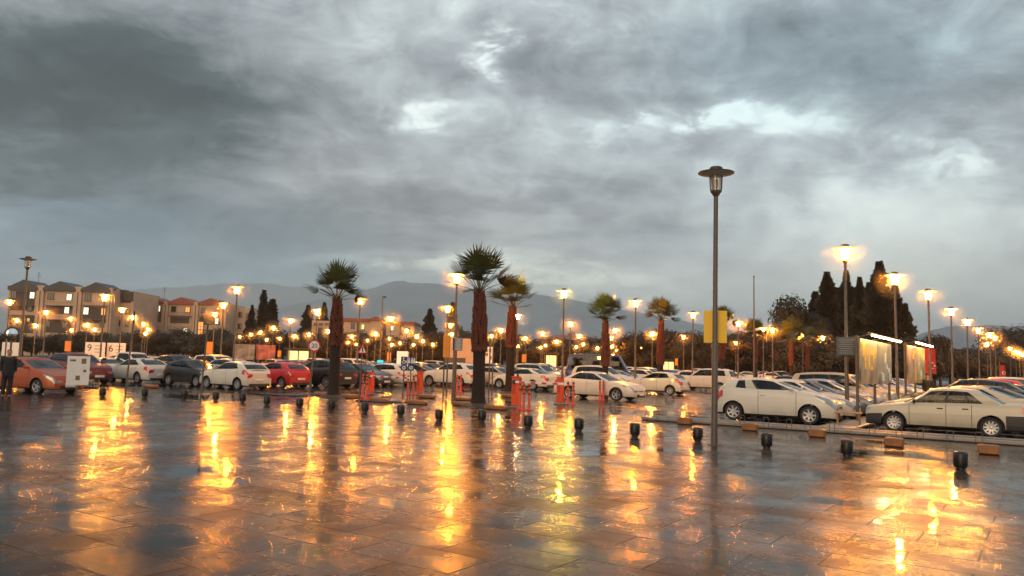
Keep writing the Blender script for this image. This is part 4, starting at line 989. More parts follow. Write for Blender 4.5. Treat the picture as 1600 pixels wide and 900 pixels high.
billboard(40.9, 47.3, -5.4, 1.3, 3.1, 'second lit billboard with plain warm panels, farther along the median', [billboard_mat('warm_print', 13.0, (.45, .26, .12)), billboard_mat('green_print', 19.0, (.36, .33, .10))], '')
# flags with crescent
M_flag = pbr('red_flag_cloth', (.42, .018, .014), .6, 0, .15, 2)
def flag(px, y0, y1, w_, Y, label):
    c = at_dist(px, (y0 + y1) / 2, Y); k = Y / FPX; t = thing('flag', label, 'flag', (c.x, c.y, 0)); h_ = (y1 - y0) * k; w = w_ * k; zt = c.z + h_ / 2
    MB().tube([(-w / 2 - .04, 0, 0), (-w / 2 - .04, 0, zt + .25)], .035, 6).build('pole', M_steel, t)
    vs = []; fs = []
    for j in range(9):
        for i in range(7): vs.append((-w / 2 + w * i / 6, .05 * math.sin(i * 1.3 + j * .25), zt - h_ * j / 8))
    for j in range(8):
        for i in range(6): fs.append((j * 7 + i, j * 7 + i + 1, j * 7 + i + 8, j * 7 + i + 7))
    cl = MB().add(vs, fs).build('cloth', M_flag, t, 180); r = w * .30; pts = []
    for a in range(13): q = R(50 + a * 260 / 12); pts.append((r * math.cos(q), r * math.sin(q)))
    for a in range(13): q = R(310 - 15 - a * 230 / 12); pts.append((r * .25 + r * .78 * math.cos(q), r * .78 * math.sin(q)))
    MB().poly(pts, .01, Matrix.Translation((w * .05, -.09, zt - h_ * .68))).build('crescent', M_signwhite, cl)
    st = [(r * (.40 if i % 2 == 0 else .16) * math.cos(R(90 + 36 * i)), r * (.40 if i % 2 == 0 else .16) * math.sin(R(90 + 36 * i))) for i in range(10)]
    MB().poly(st, .01, Matrix.Translation((w * .05 + r * .78, -.09, zt - h_ * .68))).build('star', M_signwhite, cl)
flag(1454, 544, 584, 17, 44, 'long red flag with white crescent hanging beside the second billboard')
flag(1567, 571, 588, 9, 62, 'small red flag with white crescent behind the dark cars at the right')
# tall bare poles
p = at_dist(1178, 432, 62); t = thing('flagpole', 'tall thin bare flagpole left of the dark pines', 'flagpole', (p.x, p.y, 0)); MB().tube([(0, 0, 0), (0, 0, p.z * .6), (0, 0, p.z)], [.075, .06, .04], 8).build('pole', M_steel, t, 60); MB().lathe([(0, -.08), (.08, 0), (0, .08)], 10, (0, 0, p.z)).build('finial', M_dark, t, 60)
p = at_dist(598, 464, 120); t = thing('camera_mast', 'thin mast with a small camera arm before the long orange building', 'mast', (p.x, p.y, 0)); MB().tube([(0, 0, 0), (0, 0, p.z)], [.14, .07], 8).build('pole', M_steel, t, 60); MB().bbox((.25, 0, p.z), (.6, .2, .25), .05).build('camera_head', M_dark, t)
# trestle, wire hoops
g_ = ground(1326, 669); k = g_.y / FPX; t = thing('trestle', 'low orange wooden trestle at the foot of the tallest lit lamp', 'trestle', (g_.x, g_.y, 0), face_cam(g_) - .15)
M_wood = pbr('orange_wood', (.40, .19, .06), .5, 0, .3, 8); MB().bbox((0, 0, .48), (.80, .30, .05), .01).build('top', M_wood, t)
for sx in (-.33, .33):
    for sy in (-.1, .1): MB().tube([(sx, sy, 0), (sx * .95, sy * .8, .46)], .022, 6).build('leg', M_wood, t)
hoop = MB().tube([(-.07, 0, 0), (-.07, 0, .27), (-.05, 0, .30), (.05, 0, .30), (.07, 0, .27), (.07, 0, 0)], .010, 5).mesh('hoop', M_steel)
for i, (px, py) in enumerate([(1160, 668), (1197, 672), (1233, 675), (1262, 677), (1300, 680), (1363, 684), (1405, 688), (1438, 692), (1485, 696), (1530, 699)]):
    g_ = ground(px, py); tag(link('wire_hoop', hoop, None, (g_.x, g_.y, .07), -GA), '%s low wire hoop from the left along the planted kerb strip' % ORD[i], 'hoop', 'low wire hoops along the planted strip')
# barrier gates and flexible posts
def barrier(px, py, ytop, w_, label, arm=None):
    g_ = ground(px, py); k = g_.y / FPX; h_ = at_dist(px, ytop, g_.y).z; t = thing('barrier_gate', label, 'barrier gate', (g_.x, g_.y, 0), -GA)
    MB().bbox((0, 0, .03), (.40, .40, .06), .02).build('base', M_kerb, t)
    b = MB().bbox((0, 0, h_ / 2 + .04), (.24, .28, h_ - .06), .03).build('cabinet', M_barrier, t); MB().bbox((0, 0, h_ + .03), (.27, .31, .05), .015).build('lid', M_flex, t)
    MB().bbox((.0, -.144, h_ * .62), (.16, .012, h_ * .34), .004).build('panel_door', M_flex, b); MB().bbox((-.124, 0, h_ * .55), (.012, .2, .12), .004).build('control_panel', M_black, b)
    MB().lathe([(.05, 0), (.05, .06), (.035, .10), (0, .11)], 10, (.08, 0, h_ + .055)).build('beacon', M_dark, t, 50)
    if arm:
        a = MB(); L = arm; z = h_ * .86
        a.bbox((.12 + L / 2, -.21, z), (L, .05, .09), .01); o = a.build('barrier_arm', M_white, t); hb = MB().bbox((.05, -.18, z), (.18, .08, .15), .02).build('arm_hub', M_dark, t)
        s_ = MB()
        for i in range(int(L / .5)): s_.box((.45 + i * .5, -.237, z), (.22, .004, .07))
        s_.build('red_band', M_signred, o)
    return t
barrier(579, 616, 583, 10, 'orange barrier gate with lowered white arm, leftmost, right of the leftmost big palm', 2.6)
barrier(655.5, 617, 582, 10, 'orange barrier gate beside the two blue signs', None)
barrier(805, 637, 590, 14, 'nearest orange barrier gate, before the leaning palm', 2.2)
barrier(875, 632, 591, 11, 'orange barrier gate before the rear wheel of the white front sedan', None)
def flexpost(px, py, ytop, label):
    g_ = ground(px, py); h_ = at_dist(px, ytop, g_.y).z; t = thing('flexible_post', label, 'flexible post', (g_.x, g_.y, 0), 0, 'red flexible posts at the barrier gates')
    MB().lathe([(.13, 0), (.13, .03), (.06, .07), (.052, .10), (.050, h_ - .02), (.035, h_), (0, h_ + .005)], 14).build('shaft', M_flex, t, 45)
    for q in (.62, .78, .92): MB().lathe([(.0525, h_ * q - .03), (.0545, h_ * q - .028), (.0545, h_ * q + .028), (.0525, h_ * q + .03)], 14, caps=False).build('reflective_band', M_refl, t, 45)
for px, py, yt, lab in ((566, 622, 585, 'dark red flexible post just left of the leftmost barrier gate'), (572, 624, 585, 'dark red flexible post close before the leftmost barrier gate'), (637, 617, 586, 'red flexible post left of the gate by the blue signs'), (645.5, 617, 586, 'red flexible post touching the gate by the blue signs'), (714, 613, 585, 'left one of two red flexible posts beside the notice post'), (719.5, 613, 585, 'right one of two red flexible posts beside the notice post'),
                        (812, 640, 589, 'red flexible post touching the nearest barrier gate'), (818, 641, 599, 'red flexible post one step right of the nearest barrier gate'), (826.5, 641, 600, 'red flexible post two steps right of the nearest barrier gate'), (887, 632, 596, 'red flexible post close right of the gate by the white front sedan'), (895.5, 632, 596, 'red flexible post farther right of the gate by the white front sedan'),
                        (937, 626, 595, 'left one of two red flexible posts before the white front sedan'), (942.5, 626, 595, 'right one of two red flexible posts before the white front sedan')): flexpost(px, py, yt, lab)

# ------------------------------------------------------------------ cars
M_trim = pbr('car_black_trim', (0.020, 0.020, 0.021), 0.5)
M_carglass = pbr('car_glass', (0.022, 0.024, 0.024), 0.04, 0, 0, spec=0.6)
def glass_mat():
    m = bpy.data.materials.new('car_window_glass'); m.use_nodes = True; t = NT(m.node_tree); t.n.clear()
    tr = t.new('ShaderNodeBsdfTransparent'); tr.inputs['Color'].default_value = (.30, .31, .29, 1); gl = t.new('ShaderNodeBsdfGlossy'); gl.inputs['Roughness'].default_value = .03
    fr = t.new('ShaderNodeFresnel'); fr.inputs['IOR'].default_value = 1.52; mx = t.new('ShaderNodeMixShader'); t.l.new(fr.outputs[0], mx.inputs[0]); t.l.new(tr.outputs[0], mx.inputs[1]); t.l.new(gl.outputs[0], mx.inputs[2])
    t.l.new(mx.outputs[0], t.new('ShaderNodeOutputMaterial').inputs['Surface']); return m
M_carglass = glass_mat()
M_tyre = pbr('tyre_rubber', (0.016, 0.016, 0.016), 0.75, 0, .2, 8)
M_rim = pbr('alloy_rim', (0.42, 0.42, 0.43), 0.32, 0.7)
M_head = pbr('headlight_glass', (0.30, 0.31, 0.31), 0.06, 0.35, coat=1.0)
M_tail = pbr('taillight_red', (0.42, 0.012, 0.012), 0.12, coat=1.0)
M_plate = pbr('number_plate', (0.66, 0.65, 0.60), 0.45)
M_curt = pbr('pale_window_blind', (0.50, 0.46, 0.38), 0.6)
PAINTS = {}
for n, c, mt in (('white', (.60, .565, .49), 0), ('cream', (.50, .445, .335), 0), ('silver', (.40, .40, .41), .5), ('grey', (.085, .085, .088), .4), ('dark', (.016, .016, .018), .1), ('black', (.012, .012, .013), 0),
                 ('red', (.50, .018, .016), 0), ('orange', (.36, .065, .006), .1), ('blue', (.025, .045, .13), .2), ('maroon', (.14, .012, .014), .1), ('beige', (.42, .35, .25), .3)):
    PAINTS[n] = paint('paint_' + n, c, mt)

def lerp(a, b, k): return a + (b - a) * k
def curve(pts, s):
    if s <= pts[0][0]: return pts[0][1]
    for (a, x), (b, y) in zip(pts, pts[1:]):
        if s <= b: return lerp(x, y, (s - a) / (b - a)) if b > a else y
    return pts[-1][1]
LV = [(0, .93), (.07, .975), (.22, .995), (.40, 1.0), (.58, .997), (.74, .985), (.87, .962), (.955, .93), (1.0, .885)]
class Car:
    def __init__(c, **k): c.__dict__.update(dict(f0=.80, r0=.87, zl=.20, B=None, C=None, Q=None, roofw=.76, bow=.07, rbow=.04, doors=2, bump='paint', hl=(.60, .93), tl=(.58, .95), hlen=.42, tlen=.22), **k); c.make()
    def w(c, s):
        h = c.W / 2
        if s < .62: h *= 1 - (1 - c.f0) * (1 - s / .62) ** 2
        if s > c.L - .5: h *= 1 - (1 - c.r0) * (1 - (c.L - s) / .5) ** 2
        return h
    def zt(c, s): return curve(c.top, s)
    def arch(c, s):
        r = c.wr + .065
        for x in (c.fo, c.fo + c.wb):
            if abs(s - x) < r: return c.wr + math.sqrt(r * r - (s - x) ** 2)
        return 0
    def side(c, s, f):                              # half-section point (y, z)
        zt = c.zt(s); w = c.w(s); y = 0; f = max(f, min(.9, (c.arch(s) - c.zl) / (zt - c.zl)))
        for (a, x), (b, q) in zip(LV, LV[1:]):
            if f <= b: y = lerp(x, q, (f - a) / (b - a)); break
        return w * y, c.zl + (zt - c.zl) * f
    def P(c, s, y, z): return (c.L / 2 - s, y, z)
    def make(c):
        L = c.L; r = c.wr + .065; st = {0, .02, .05, .1, .17, .26, .38, .5, L, L - .02, L - .06, L - .12, L - .2, L - .32, L - .45}
        for x in (c.fo, c.fo + c.wb):
            for q in range(-8, 9): st.add(round(x + r * math.sin(q / 8 * math.pi / 2) * 1.0, 4))
            st.add(round(x - r - .012, 4)); st.add(round(x + r + .012, 4))
        for s, _ in c.top: st.add(s)
        s = c.fo + r; 
        while s < L - .5: st.add(round(s, 3)); s += .22
        dl = c.door_edges()
        for a in dl: st.add(a)
        S = sorted(x for x in st if 0 <= x <= L); S = [x for i, x in enumerate(S) if i == 0 or x - S[i - 1] > .006]
        for a in dl:
            if a not in S: S.append(a)
        S.sort(); c.S = S
        F = [f for f, _ in LV]; nf = len(F)
        body = MB(); doors = {}
        def row(s, sg): return [c.P(s, sg * y, z) for y, z in (c.side(s, f) for f in F)]
        for sg in (1, -1):
            rows_ = [row(s, sg) for s in S]
            for i in range(len(S) - 1):
                sm = (S[i] + S[i + 1]) / 2; dk = c.door_at(sm)
                for j in range(nf - 1):
                    q = [rows_[i][j], rows_[i + 1][j], rows_[i + 1][j + 1], rows_[i][j + 1]]
                    if sg < 0: q.reverse()
                    if dk is not None and 1 <= j <= nf - 2: doors.setdefault((dk, sg), MB()).add(q, [(0, 1, 2, 3)], 0)
                    else:
                        mi = 0
                        if c.bump == 'black' and j <= 3 and (sm < .62 - .15 or sm > L - .55): mi = 1
                        if j == 0: mi = 1
                        body.add(q, [(0, 1, 2, 3)], mi)
                # top shelf
                a, b = rows_[i][-1], rows_[i + 1][-1]; cr = .022
                for (k0, k1) in ((1, .72), (.72, .38), (.38, 0)):
                    h0, h1 = cr * (1 - k0 * k0), cr * (1 - k1 * k1)
                    q = [(a[0], a[1] * k0, a[2] + h0), (b[0], b[1] * k0, b[2] + h0), (b[0], b[1] * k1, b[2] + h1), (a[0], a[1] * k1, a[2] + h1)]
                    if sg < 0: q.reverse()
                    body.add(q, [(0, 1, 2, 3)], 1 if c.cowl + .05 < sm < c.rb - .1 else 0)
                # wheel-arch liner
                if c.arch(sm) > 0:
                    a, b = rows_[i][0], rows_[i + 1][0]; body.add([a, b, (b[0], b[1] - sg * .26, b[2]), (a[0], a[1] - sg * .26, a[2])], [(0, 1, 2, 3)], 1)
            # seams between doors and body
            for e in dl:
                for j in range(1, nf - 2):
                    p0, p1 = c.side(e - .007, F[j]), c.side(e - .007, F[j + 1]); q0, q1 = c.side(e + .007, F[j]), c.side(e + .007, F[j + 1]); o = sg * .0035
                    body.add([c.P(e - .007, sg * p0[0] + o, p0[1]), c.P(e + .007, sg * q0[0] + o, q0[1]), c.P(e + .007, sg * q1[0] + o, q1[1]), c.P(e - .007, sg * p1[0] + o, p1[1])], [(0, 1, 2, 3)], 1)
        # front and rear ends
        K = [-1, -.86, -.68, -.45, -.2, 0, .2, .45, .68, .86, 1]
        for s0, sgn, bow in ((0, -1, c.bow), (L, 1, c.rbow)):
            g = []
            for f in F:
                y, z = c.side(s0, f); bz = bow * (1 - .75 * abs(f - .35) ** 1.5)
                g.append([c.P(s0 + sgn * bz * (1 - k * k), y * k, z) for k in K])
            top = [(p[0], p[1], p[2] + .022 * (1 - k * k)) for p, k in zip(g[-1], K)]; g.append([(p[0] - sgn * .0, p[1], p[2] + .001) for p in top])
            for j in range(len(g) - 1):
                for k in range(len(K) - 1):
                    f = F[j] if j < nf else 1; km = (K[k] + K[k + 1]) / 2; mi = 0
                    if j == 0: mi = 1
                    if s0 == 0:
                        if f in (.07, .22) and abs(km) < .68: mi = 1
                        if f == .74 and abs(km) < .45: mi = 1
                    else:
                        if f == .07 and abs(km) < .9: mi = 1
                    if c.bump == 'black' and j <= 3: mi = 1
                    q = [g[j][k], g[j][k + 1], g[j + 1][k + 1], g[j + 1][k]]
                    if s0 == 0: q.reverse()
                    body.add(q, [(0, 1, 2, 3)], mi)
        body.box((0, 0, c.zl + .16), (L - .5, c.W - .62, .34), mi=1)
        zs = c.zt(L / 2)
        for xs in (c.B + .02, min(c.C - .1, c.B + .95)):        # seat backs and headrests seen through the glass
            for sg in (1, -1): body.bbox((L / 2 - xs, sg * c.W * .21, zs + .06), (.16, c.W * .27, .34), .05, mi=1).bbox((L / 2 - xs - .02, sg * c.W * .21, zs + .30), (.10, .24, .16), .04, mi=1)
        body.tube([(L / 2 - c.B + .62, c.W * .21 + .17 * math.cos(a * .5236), zs + .02 + .17 * math.sin(a * .5236)) for a in range(13)], .015, 5, mi=1)
        # greenhouse
        top = c.H
        def roofz(s): return top - .055 - .065 * max(0, (c.rf + .75 - s) / .75) ** 2 - (.10 if c.rr > 3.3 else .06) * max(0, (s - (c.rr - 1.2)) / 1.2) ** 1.8
        yb = lambda s: .895 * c.w(min(max(s, .6), L - .35))
        roofh = c.W / 2 * c.roofw
        cw, rf, rr, rb = c.cowl, c.rf, c.rr, c.rb
        B, C, Q = c.B, c.C, c.Q
        def rs(sb): return rf + .07 + (sb - cw - .12) / (rb - .10 - cw - .12) * (rr - .10 - rf - .07)
        cols = [(cw - .10, 0, rf - .05, 0), (cw - .07, .45, rf - .035, .45), (cw + .0, .86, rf, .86), (cw + .12, 1, rf + .07, 1)]
        tags = ['ws', 'ws', 'p']
        seq = [(cw + .12, None)]
        def seg(a, b, kind, n):
            for i in range(1, n + 1): x = lerp(a, b, i / n); cols.append((x, 1, c.rs_fix(x, rs), 1)); tags.append(kind)
        a0 = cw + .20; seg(cw + .12, a0, 'p', 1); seg(a0, B - .045, 'g0', 4); seg(B - .045, B + .045, 'b', 1); seg(B + .045, C, 'g1', 4)
        if Q: seg(C, C + .05, 'b', 1); seg(C + .05, Q, 'g2', 2)
        seg(Q or C, rb - .10, 'p', 3)
        cols += [(rb + .0, .84, rr, .84), (rb + .05, .42, rr + .03, .42), (rb + .06, 0, rr + .04, 0)]; tags += ['p', 'rw', 'rw']
        T = [0, .07, .3, .6, .9, 1.0]; parts = {}
        def gp(col, t, sg):
            sb, ybf, sr, yrf = col; s = lerp(sb, sr, t + .035 * math.sin(math.pi * t) * (1 if sr > sb else -1) * (1 if abs(sr - sb) > .2 else 0))
            zb = c.zt(min(sb, L - .12)) - .012 + .020 * (1 - ybf); zr = roofz(sr) + .02 * (1 - yrf); y = lerp(yb(sb) * ybf, roofh * yrf, t) + .035 * math.sin(math.pi * t) * ybf * c.W / 1.7
            if t == 1.0: y *= .965; zr += .012
            return c.P(s, sg * y, lerp(zb, zr, t))
        for sg in (1, -1):
            for i in range(len(cols) - 1):
                for j in range(len(T) - 1):
                    q = [gp(cols[i], T[j], sg), gp(cols[i + 1], T[j], sg), gp(cols[i + 1], T[j + 1], sg), gp(cols[i], T[j + 1], sg)]
                    if sg < 0: q.reverse()
                    k = tags[i]; inside = 1 <= j <= 3
                    if k in ('ws', 'rw'): inside = j <= 3
                    if k in ('g0', 'g1', 'g2') and inside: parts.setdefault(('side_window', k, sg), MB()).add(q, [(0, 1, 2, 3)], c.blind if (k == c.blindk and sum(1 for q_ in tags[:i] if q_ == k) < 2) else 0)
                    elif k == 'ws' and inside: parts.setdefault(('windshield', k, 0), MB()).add(q, [(0, 1, 2, 3)])
                    elif k == 'rw' and inside: parts.setdefault(('rear_window', k, 0), MB()).add(q, [(0, 1, 2, 3)])
                    else: body.add(q, [(0, 1, 2, 3)], 1 if (k in ('b',) and inside) else 0)
            # roof skin
            for i in range(len(cols) - 1):
                a, b = gp(cols[i], 1, sg), gp(cols[i + 1], 1, sg)
                for k0, k1 in ((1, .85), (.85, .5), (.5, 0)):
                    h = lambda k: .035 * (1 - k ** 4)
                    q = [(a[0], a[1] * k0, a[2] + h(k0)), (b[0], b[1] * k0, b[2] + h(k0)), (b[0], b[1] * k1, b[2] + h(k1)), (a[0], a[1] * k1, a[2] + h(k1))]
                    if sg < 0: q.reverse()
                    body.add(q, [(0, 1, 2, 3)])
        # lights: patches that wrap round the corners just proud of the skin
        def patch(ss, f0, f1, sg, shrink, front):
            m = MB(); n = 6; g = []
            for i in range(n + 1):
                s = lerp(ss[0], ss[1], i / n); fa = lerp(f0, f1, shrink * i / n); fb = f1 - (0 if front else shrink * .15 * i / n); r_ = []
                for j in range(4):
                    y, z = c.side(s, lerp(fa, fb, j / 3)); r_.append(c.P(s + (-.006 if front else .006) * (i == 0), sg * (y + .008), z + .002))
                g.append(r_)
            cap = []
            bow = c.bow if front else c.rbow; s0 = 0 if front else L; sn = -1 if front else 1
            for k in (.62, .74, .86, 1.0):
                r_ = []
                for j in range(4):
                    f = lerp(f0 + (f1 - f0) * (1 - k) * .8, f1, j / 3); y, z = c.side(s0, f); bz = bow * (1 - .75 * abs(f - .35) ** 1.5)
                    r_.append(c.P(s0 + sn * (bz * (1 - k * k) + .009), sg * (y * k + (.008 if k == 1 else 0)), z + .002))
                cap.append(r_)
            for G in (cap + g,):
                for i in range(len(G) - 1):
                    for j in range(3):
                        q = [G[i][j], G[i + 1][j], G[i + 1][j + 1], G[i][j + 1]]
                        if (sg < 0) == front: q.reverse()
                        m.add(q, [(0, 1, 2, 3)])
            return m
        for sg in (1, -1):
            parts[('headlight', 'h', sg)] = patch((0, c.hlen), c.hl[0], c.hl[1], sg, .7, True)
            parts[('taillight', 't', sg)] = patch((L, L - c.tlen), c.tl[0], c.tl[1], sg, .3, False)
            zm = c.zt(cw + .28) + .055; ym = c.w(cw + .3) * .93 + .10
            m = MB(); m.lathe([(0, -.09), (.055, -.075), (.075, -.02), (.075, .03), (.05, .075), (0, .085)], 10, (0, 0, 0), 'y'); m.v = [c.P(cw + .30 - x * .55, sg * ym + y, zm + z * .95) for x, y, z in m.v]
            m.tube([c.P(cw + .30, sg * (ym - .16), zm - .04), c.P(cw + .30, sg * (ym - .05), zm - .02)], .022, 6); parts[('mirror', 'm', sg)] = m
        for s0, sn, f, bow in ((0, -1, .36, c.bow), (L, 1, c.plate_f, c.rbow)):
            y, z = c.side(s0, f); parts[('number_plate', 'n', sn)] = MB().bbox((L / 2 - s0 - sn * (bow + .006), 0, z), (.012, .52, .115), .004)
        c.body, c.doorm, c.parts = body, doors, parts
        # handles
        c.handles = {}
        for (dk, sg) in doors:
            s = c.door_edges()[dk + 1] - .16; y, z = c.side(s, .80); c.handles[(dk, sg)] = MB().bbox((L / 2 - s, sg * (y + .013), z), (.17, .03, .03), .01)
    def door_edges(c):
        B = c.B; e = [round(c.cowl + .16, 3), round(B, 3)] if c.doors else []
        if c.doors == 2: e.append(round(min(c.C + .04, c.fo + c.wb + .12), 3))
        return e
    def door_at(c, s):
        e = c.door_edges()
        for k in range(len(e) - 1):
            if e[k] < s < e[k + 1]: return k
        return None
    def rs_fix(c, x, rs): return rs(x)
    blind = 0; blindk = ''; plate_f = .50
def sd(d, f=.6): return d
SPECS = dict(
    hatch3=Car(L=3.90, W=1.70, H=1.51, fo=.80, wb=2.51, wr=.31, top=[(0, .66), (.06, .76), (.2, .88), (.6, 1.0), (1.1, 1.09), (2.6, 1.08), (3.4, 1.13), (3.80, 1.09), (3.9, .86)], cowl=1.06, rf=1.96, rr=3.52, rb=3.84, B=2.46, C=3.26, doors=1, blindk='g1', blind=1, hlen=.62, hl=(.62, .97)),
    hatch=Car(L=3.98, W=1.72, H=1.47, fo=.82, wb=2.50, wr=.30, top=[(0, .60), (.07, .72), (.25, .80), (.7, .92), (1.1, .99), (2.6, 1.03), (3.4, 1.08), (3.82, 1.05), (3.98, .84)], cowl=1.14, rf=1.98, rr=3.36, rb=3.84, B=2.42, C=3.25, tl=(.62, 1.0), tlen=.34, hlen=.5),
    coupe=Car(L=4.25, W=1.80, H=1.41, fo=.86, wb=2.58, wr=.32, top=[(0, .56), (.07, .68), (.3, .78), (.8, .90), (1.2, .96), (2.7, 1.0), (3.5, 1.03), (4.1, 1.0), (4.25, .80)], cowl=1.25, rf=2.12, rr=3.30, rb=4.05, B=2.65, C=3.45, doors=1, tl=(.68, .92), tlen=.25),
    sedan=Car(L=4.60, W=1.78, H=1.46, fo=.94, wb=2.70, wr=.315, top=[(0, .58), (.08, .70), (.3, .80), (.9, .91), (1.3, .97), (3.0, 1.02), (3.9, 1.06), (4.46, 1.05), (4.60, .84)], cowl=1.38, rf=2.25, rr=3.30, rb=4.06, B=2.62, C=3.42, Q=3.64, tl=(.62, .94), tlen=.36, hlen=.60, hl=(.64, .95)),
    oldsedan=Car(L=4.26, W=1.69, H=1.41, fo=.80, wb=2.54, wr=.29, f0=.90, r0=.93, bow=.05, top=[(0, .66), (.04, .74), (.5, .80), (1.2, .89), (2.5, .925), (3.5, .95), (4.18, .965), (4.26, .90)], cowl=1.06, rf=1.76, rr=3.00, rb=3.68, B=2.20, C=2.82, Q=3.18, bump='black', hl=(.66, .92), hlen=.14, tl=(.60, .94), tlen=.16, roofw=.80),
    wagon=Car(L=4.62, W=1.80, H=1.50, fo=.92, wb=2.70, wr=.32, top=[(0, .60), (.08, .72), (.3, .82), (.9, .94), (1.3, 1.0), (3.0, 1.05), (4.2, 1.10), (4.48, 1.08), (4.62, .86)], cowl=1.32, rf=2.16, rr=4.02, rb=4.50, B=2.56, C=3.36, Q=4.08, tl=(.60, .90), tlen=.30),
    suv=Car(L=4.38, W=1.83, H=1.66, fo=.88, wb=2.64, wr=.35, zl=.24, top=[(0, .72), (.07, .86), (.25, .95), (.8, 1.05), (1.2, 1.11), (2.8, 1.16), (3.8, 1.22), (4.22, 1.20), (4.38, .95)], cowl=1.22, rf=2.04, rr=3.70, rb=4.24, B=2.50, C=3.34, Q=3.78, tl=(.62, .88), tlen=.32),
    mpv=Car(L=4.50, W=1.76, H=1.74, fo=.82, wb=2.81, wr=.32, top=[(0, .68), (.06, .82), (.2, .92), (.7, 1.05), (1.0, 1.11), (2.8, 1.14), (4.2, 1.16), (4.42, 1.15), (4.50, .95)], cowl=1.05, rf=1.88, rr=4.20, rb=4.44, B=2.34, C=3.20, Q=4.05, tl=(.55, 1.0), tlen=.12, roofw=.80),
    pickup=Car(L=5.10, W=1.80, H=1.78, fo=.90, wb=3.05, wr=.37, zl=.30, top=[(0, .80), (.07, .95), (.3, 1.03), (1.1, 1.10), (3.4, 1.16), (3.5, 1.16), (5.02, 1.16), (5.10, 1.05)], cowl=1.22, rf=1.90, rr=3.25, rb=3.50, B=2.46, C=3.15, tl=(.5, .95), tlen=.1),
    van=Car(L=5.90, W=2.02, H=2.65, fo=.95, wb=3.50, wr=.36, zl=.28, top=[(0, .90), (.06, 1.05), (.5, 1.25), (.9, 1.35), (5.5, 1.38), (5.82, 1.38), (5.90, 1.2)], cowl=.75, rf=1.45, rr=5.62, rb=5.80, B=2.10, C=3.9, Q=5.4, tl=(.5, .95), tlen=.1, roofw=.86))
# wheel prototype of radius 1: tyre with rim as its child
def wheel_mesh(spokes, seed=0):
    ty = MB().lathe([(.66, -.30), (.93, -.34), (1.0, -.24), (1.0, .24), (.93, .34), (.66, .30)], 26, axis='y', caps=False)
    rm = MB().lathe([(.66, .29), (.69, .31), (.69, .33), (.63, .31), (.60, .10)], 26, axis='y', mi=0, caps=False).lathe([(0, .0), (.66, .0), (.66, -.2)], 26, axis='y', mi=1, caps=False)
    for k in range(spokes):
        a = 2 * math.pi * k / spokes; ca, sa = math.cos(a), math.sin(a); w0, w1 = .12, .075
        pts = [(.10, w0), (.64, w1), (.64, -w1), (.10, -w0)]
        rm.add([(x * ca - y * sa, -.27 + .05 * (.64 - x), x * sa + y * ca) for x, y in pts] + [(x * ca - y * sa, -.15, x * sa + y * ca) for x, y in pts], [(3, 2, 1, 0), (0, 1, 5, 4), (1, 2, 6, 5), (2, 3, 7, 6)], 0)
    rm.lathe([(0, .31), (.13, .30), (.17, .24), (.17, .1)], 14, axis='y', caps=False)
    rm.lathe([(0, -.25), (.64, -.22)], 20, axis='y', mi=1, caps=False)
    return ty.mesh('tyre', M_tyre, 40), rm.mesh('rim', [M_rim, M_trim], 35)
WHEELS = {n: wheel_mesh(n) for n in (5, 7, 10)}
CARMESH = {}
def car_meshes(kind, wide=True):
    if kind in CARMESH: return CARMESH[kind]
    c = SPECS[kind]; pm = PAINTS['white']; d = {}
    d['body'] = c.body.mesh(kind + '_body', [pm, M_trim], 42)
    d['doors'] = {k: m.mesh(kind + '_door', [pm], 42) for k, m in c.doorm.items()}; d['handles'] = {k: m.mesh(kind + '_handle', [M_trim if kind == 'oldsedan' else pm], 60) for k, m in c.handles.items()}
    MM = {'headlight': M_head, 'taillight': M_tail, 'number_plate': M_plate, 'mirror': pm}
    d['parts'] = {k: (k[0], m.mesh(kind + '_' + k[0], [M_carglass, M_curt] if 'wind' in k[0] else [MM[k[0]]], 60)) for k, m in c.parts.items()}
    CARMESH[kind] = d; return d
def setpaint(o, mat): o.material_slots[0].link = 'OBJECT'; o.material_slots[0].material = mat
CAR_POS = []
def car(kind, pos, bearing, color, label, group=None, spokes=7, simple=False, name='parked_car', cat='car'):
    c = SPECS[kind]; d = car_meshes(kind); pm = PAINTS[color]
    t = thing(name, label, cat, (pos[0], pos[1], 0), heading(bearing), group); CAR_POS.append((pos[0], pos[1]))
    b = link('body', d['body'], t); setpaint(b, pm)
    for k, me in d['doors'].items():
        o = link('door', me, t); setpaint(o, pm)
        if not simple:
            h = link('handle', d['handles'][k], o)
            if kind != 'oldsedan': setpaint(h, pm)
    for k, (nm, me) in d['parts'].items():
        if simple and nm == 'mirror' and k[2] < 0 and False: continue
        o = link(nm, me, t)
        if nm == 'mirror': setpaint(o, pm if kind != 'oldsedan' else M_trim)
    ty, rm = WHEELS[spokes]
    for x in (c.fo, c.fo + c.wb):
        for sg in (1, -1):
            w = link('wheel', ty, t, (c.L / 2 - x, sg * (c.W / 2 - .125), c.wr), 0 if sg < 0 else math.pi); w.scale = (c.wr, c.wr * .95, c.wr)
            link('rim', rm, w)
    return t
def nside(kind, px, py, bearing):                  # px,py: middle between the two wheels on the side facing the camera
    c = SPECS[kind]; g_ = ground(px, py); b = R(bearing); f = Vector((math.sin(b), math.cos(b), 0)); l = Vector((-f.y, f.x, 0))
    mid = (c.L / 2 - (c.fo + c.wb / 2)); n = l if l.dot(g_) > 0 else -l
    return g_ + n * (c.W / 2 - .05) - f * mid
AW, TO = -56, 124                                   # the two ways the bays face
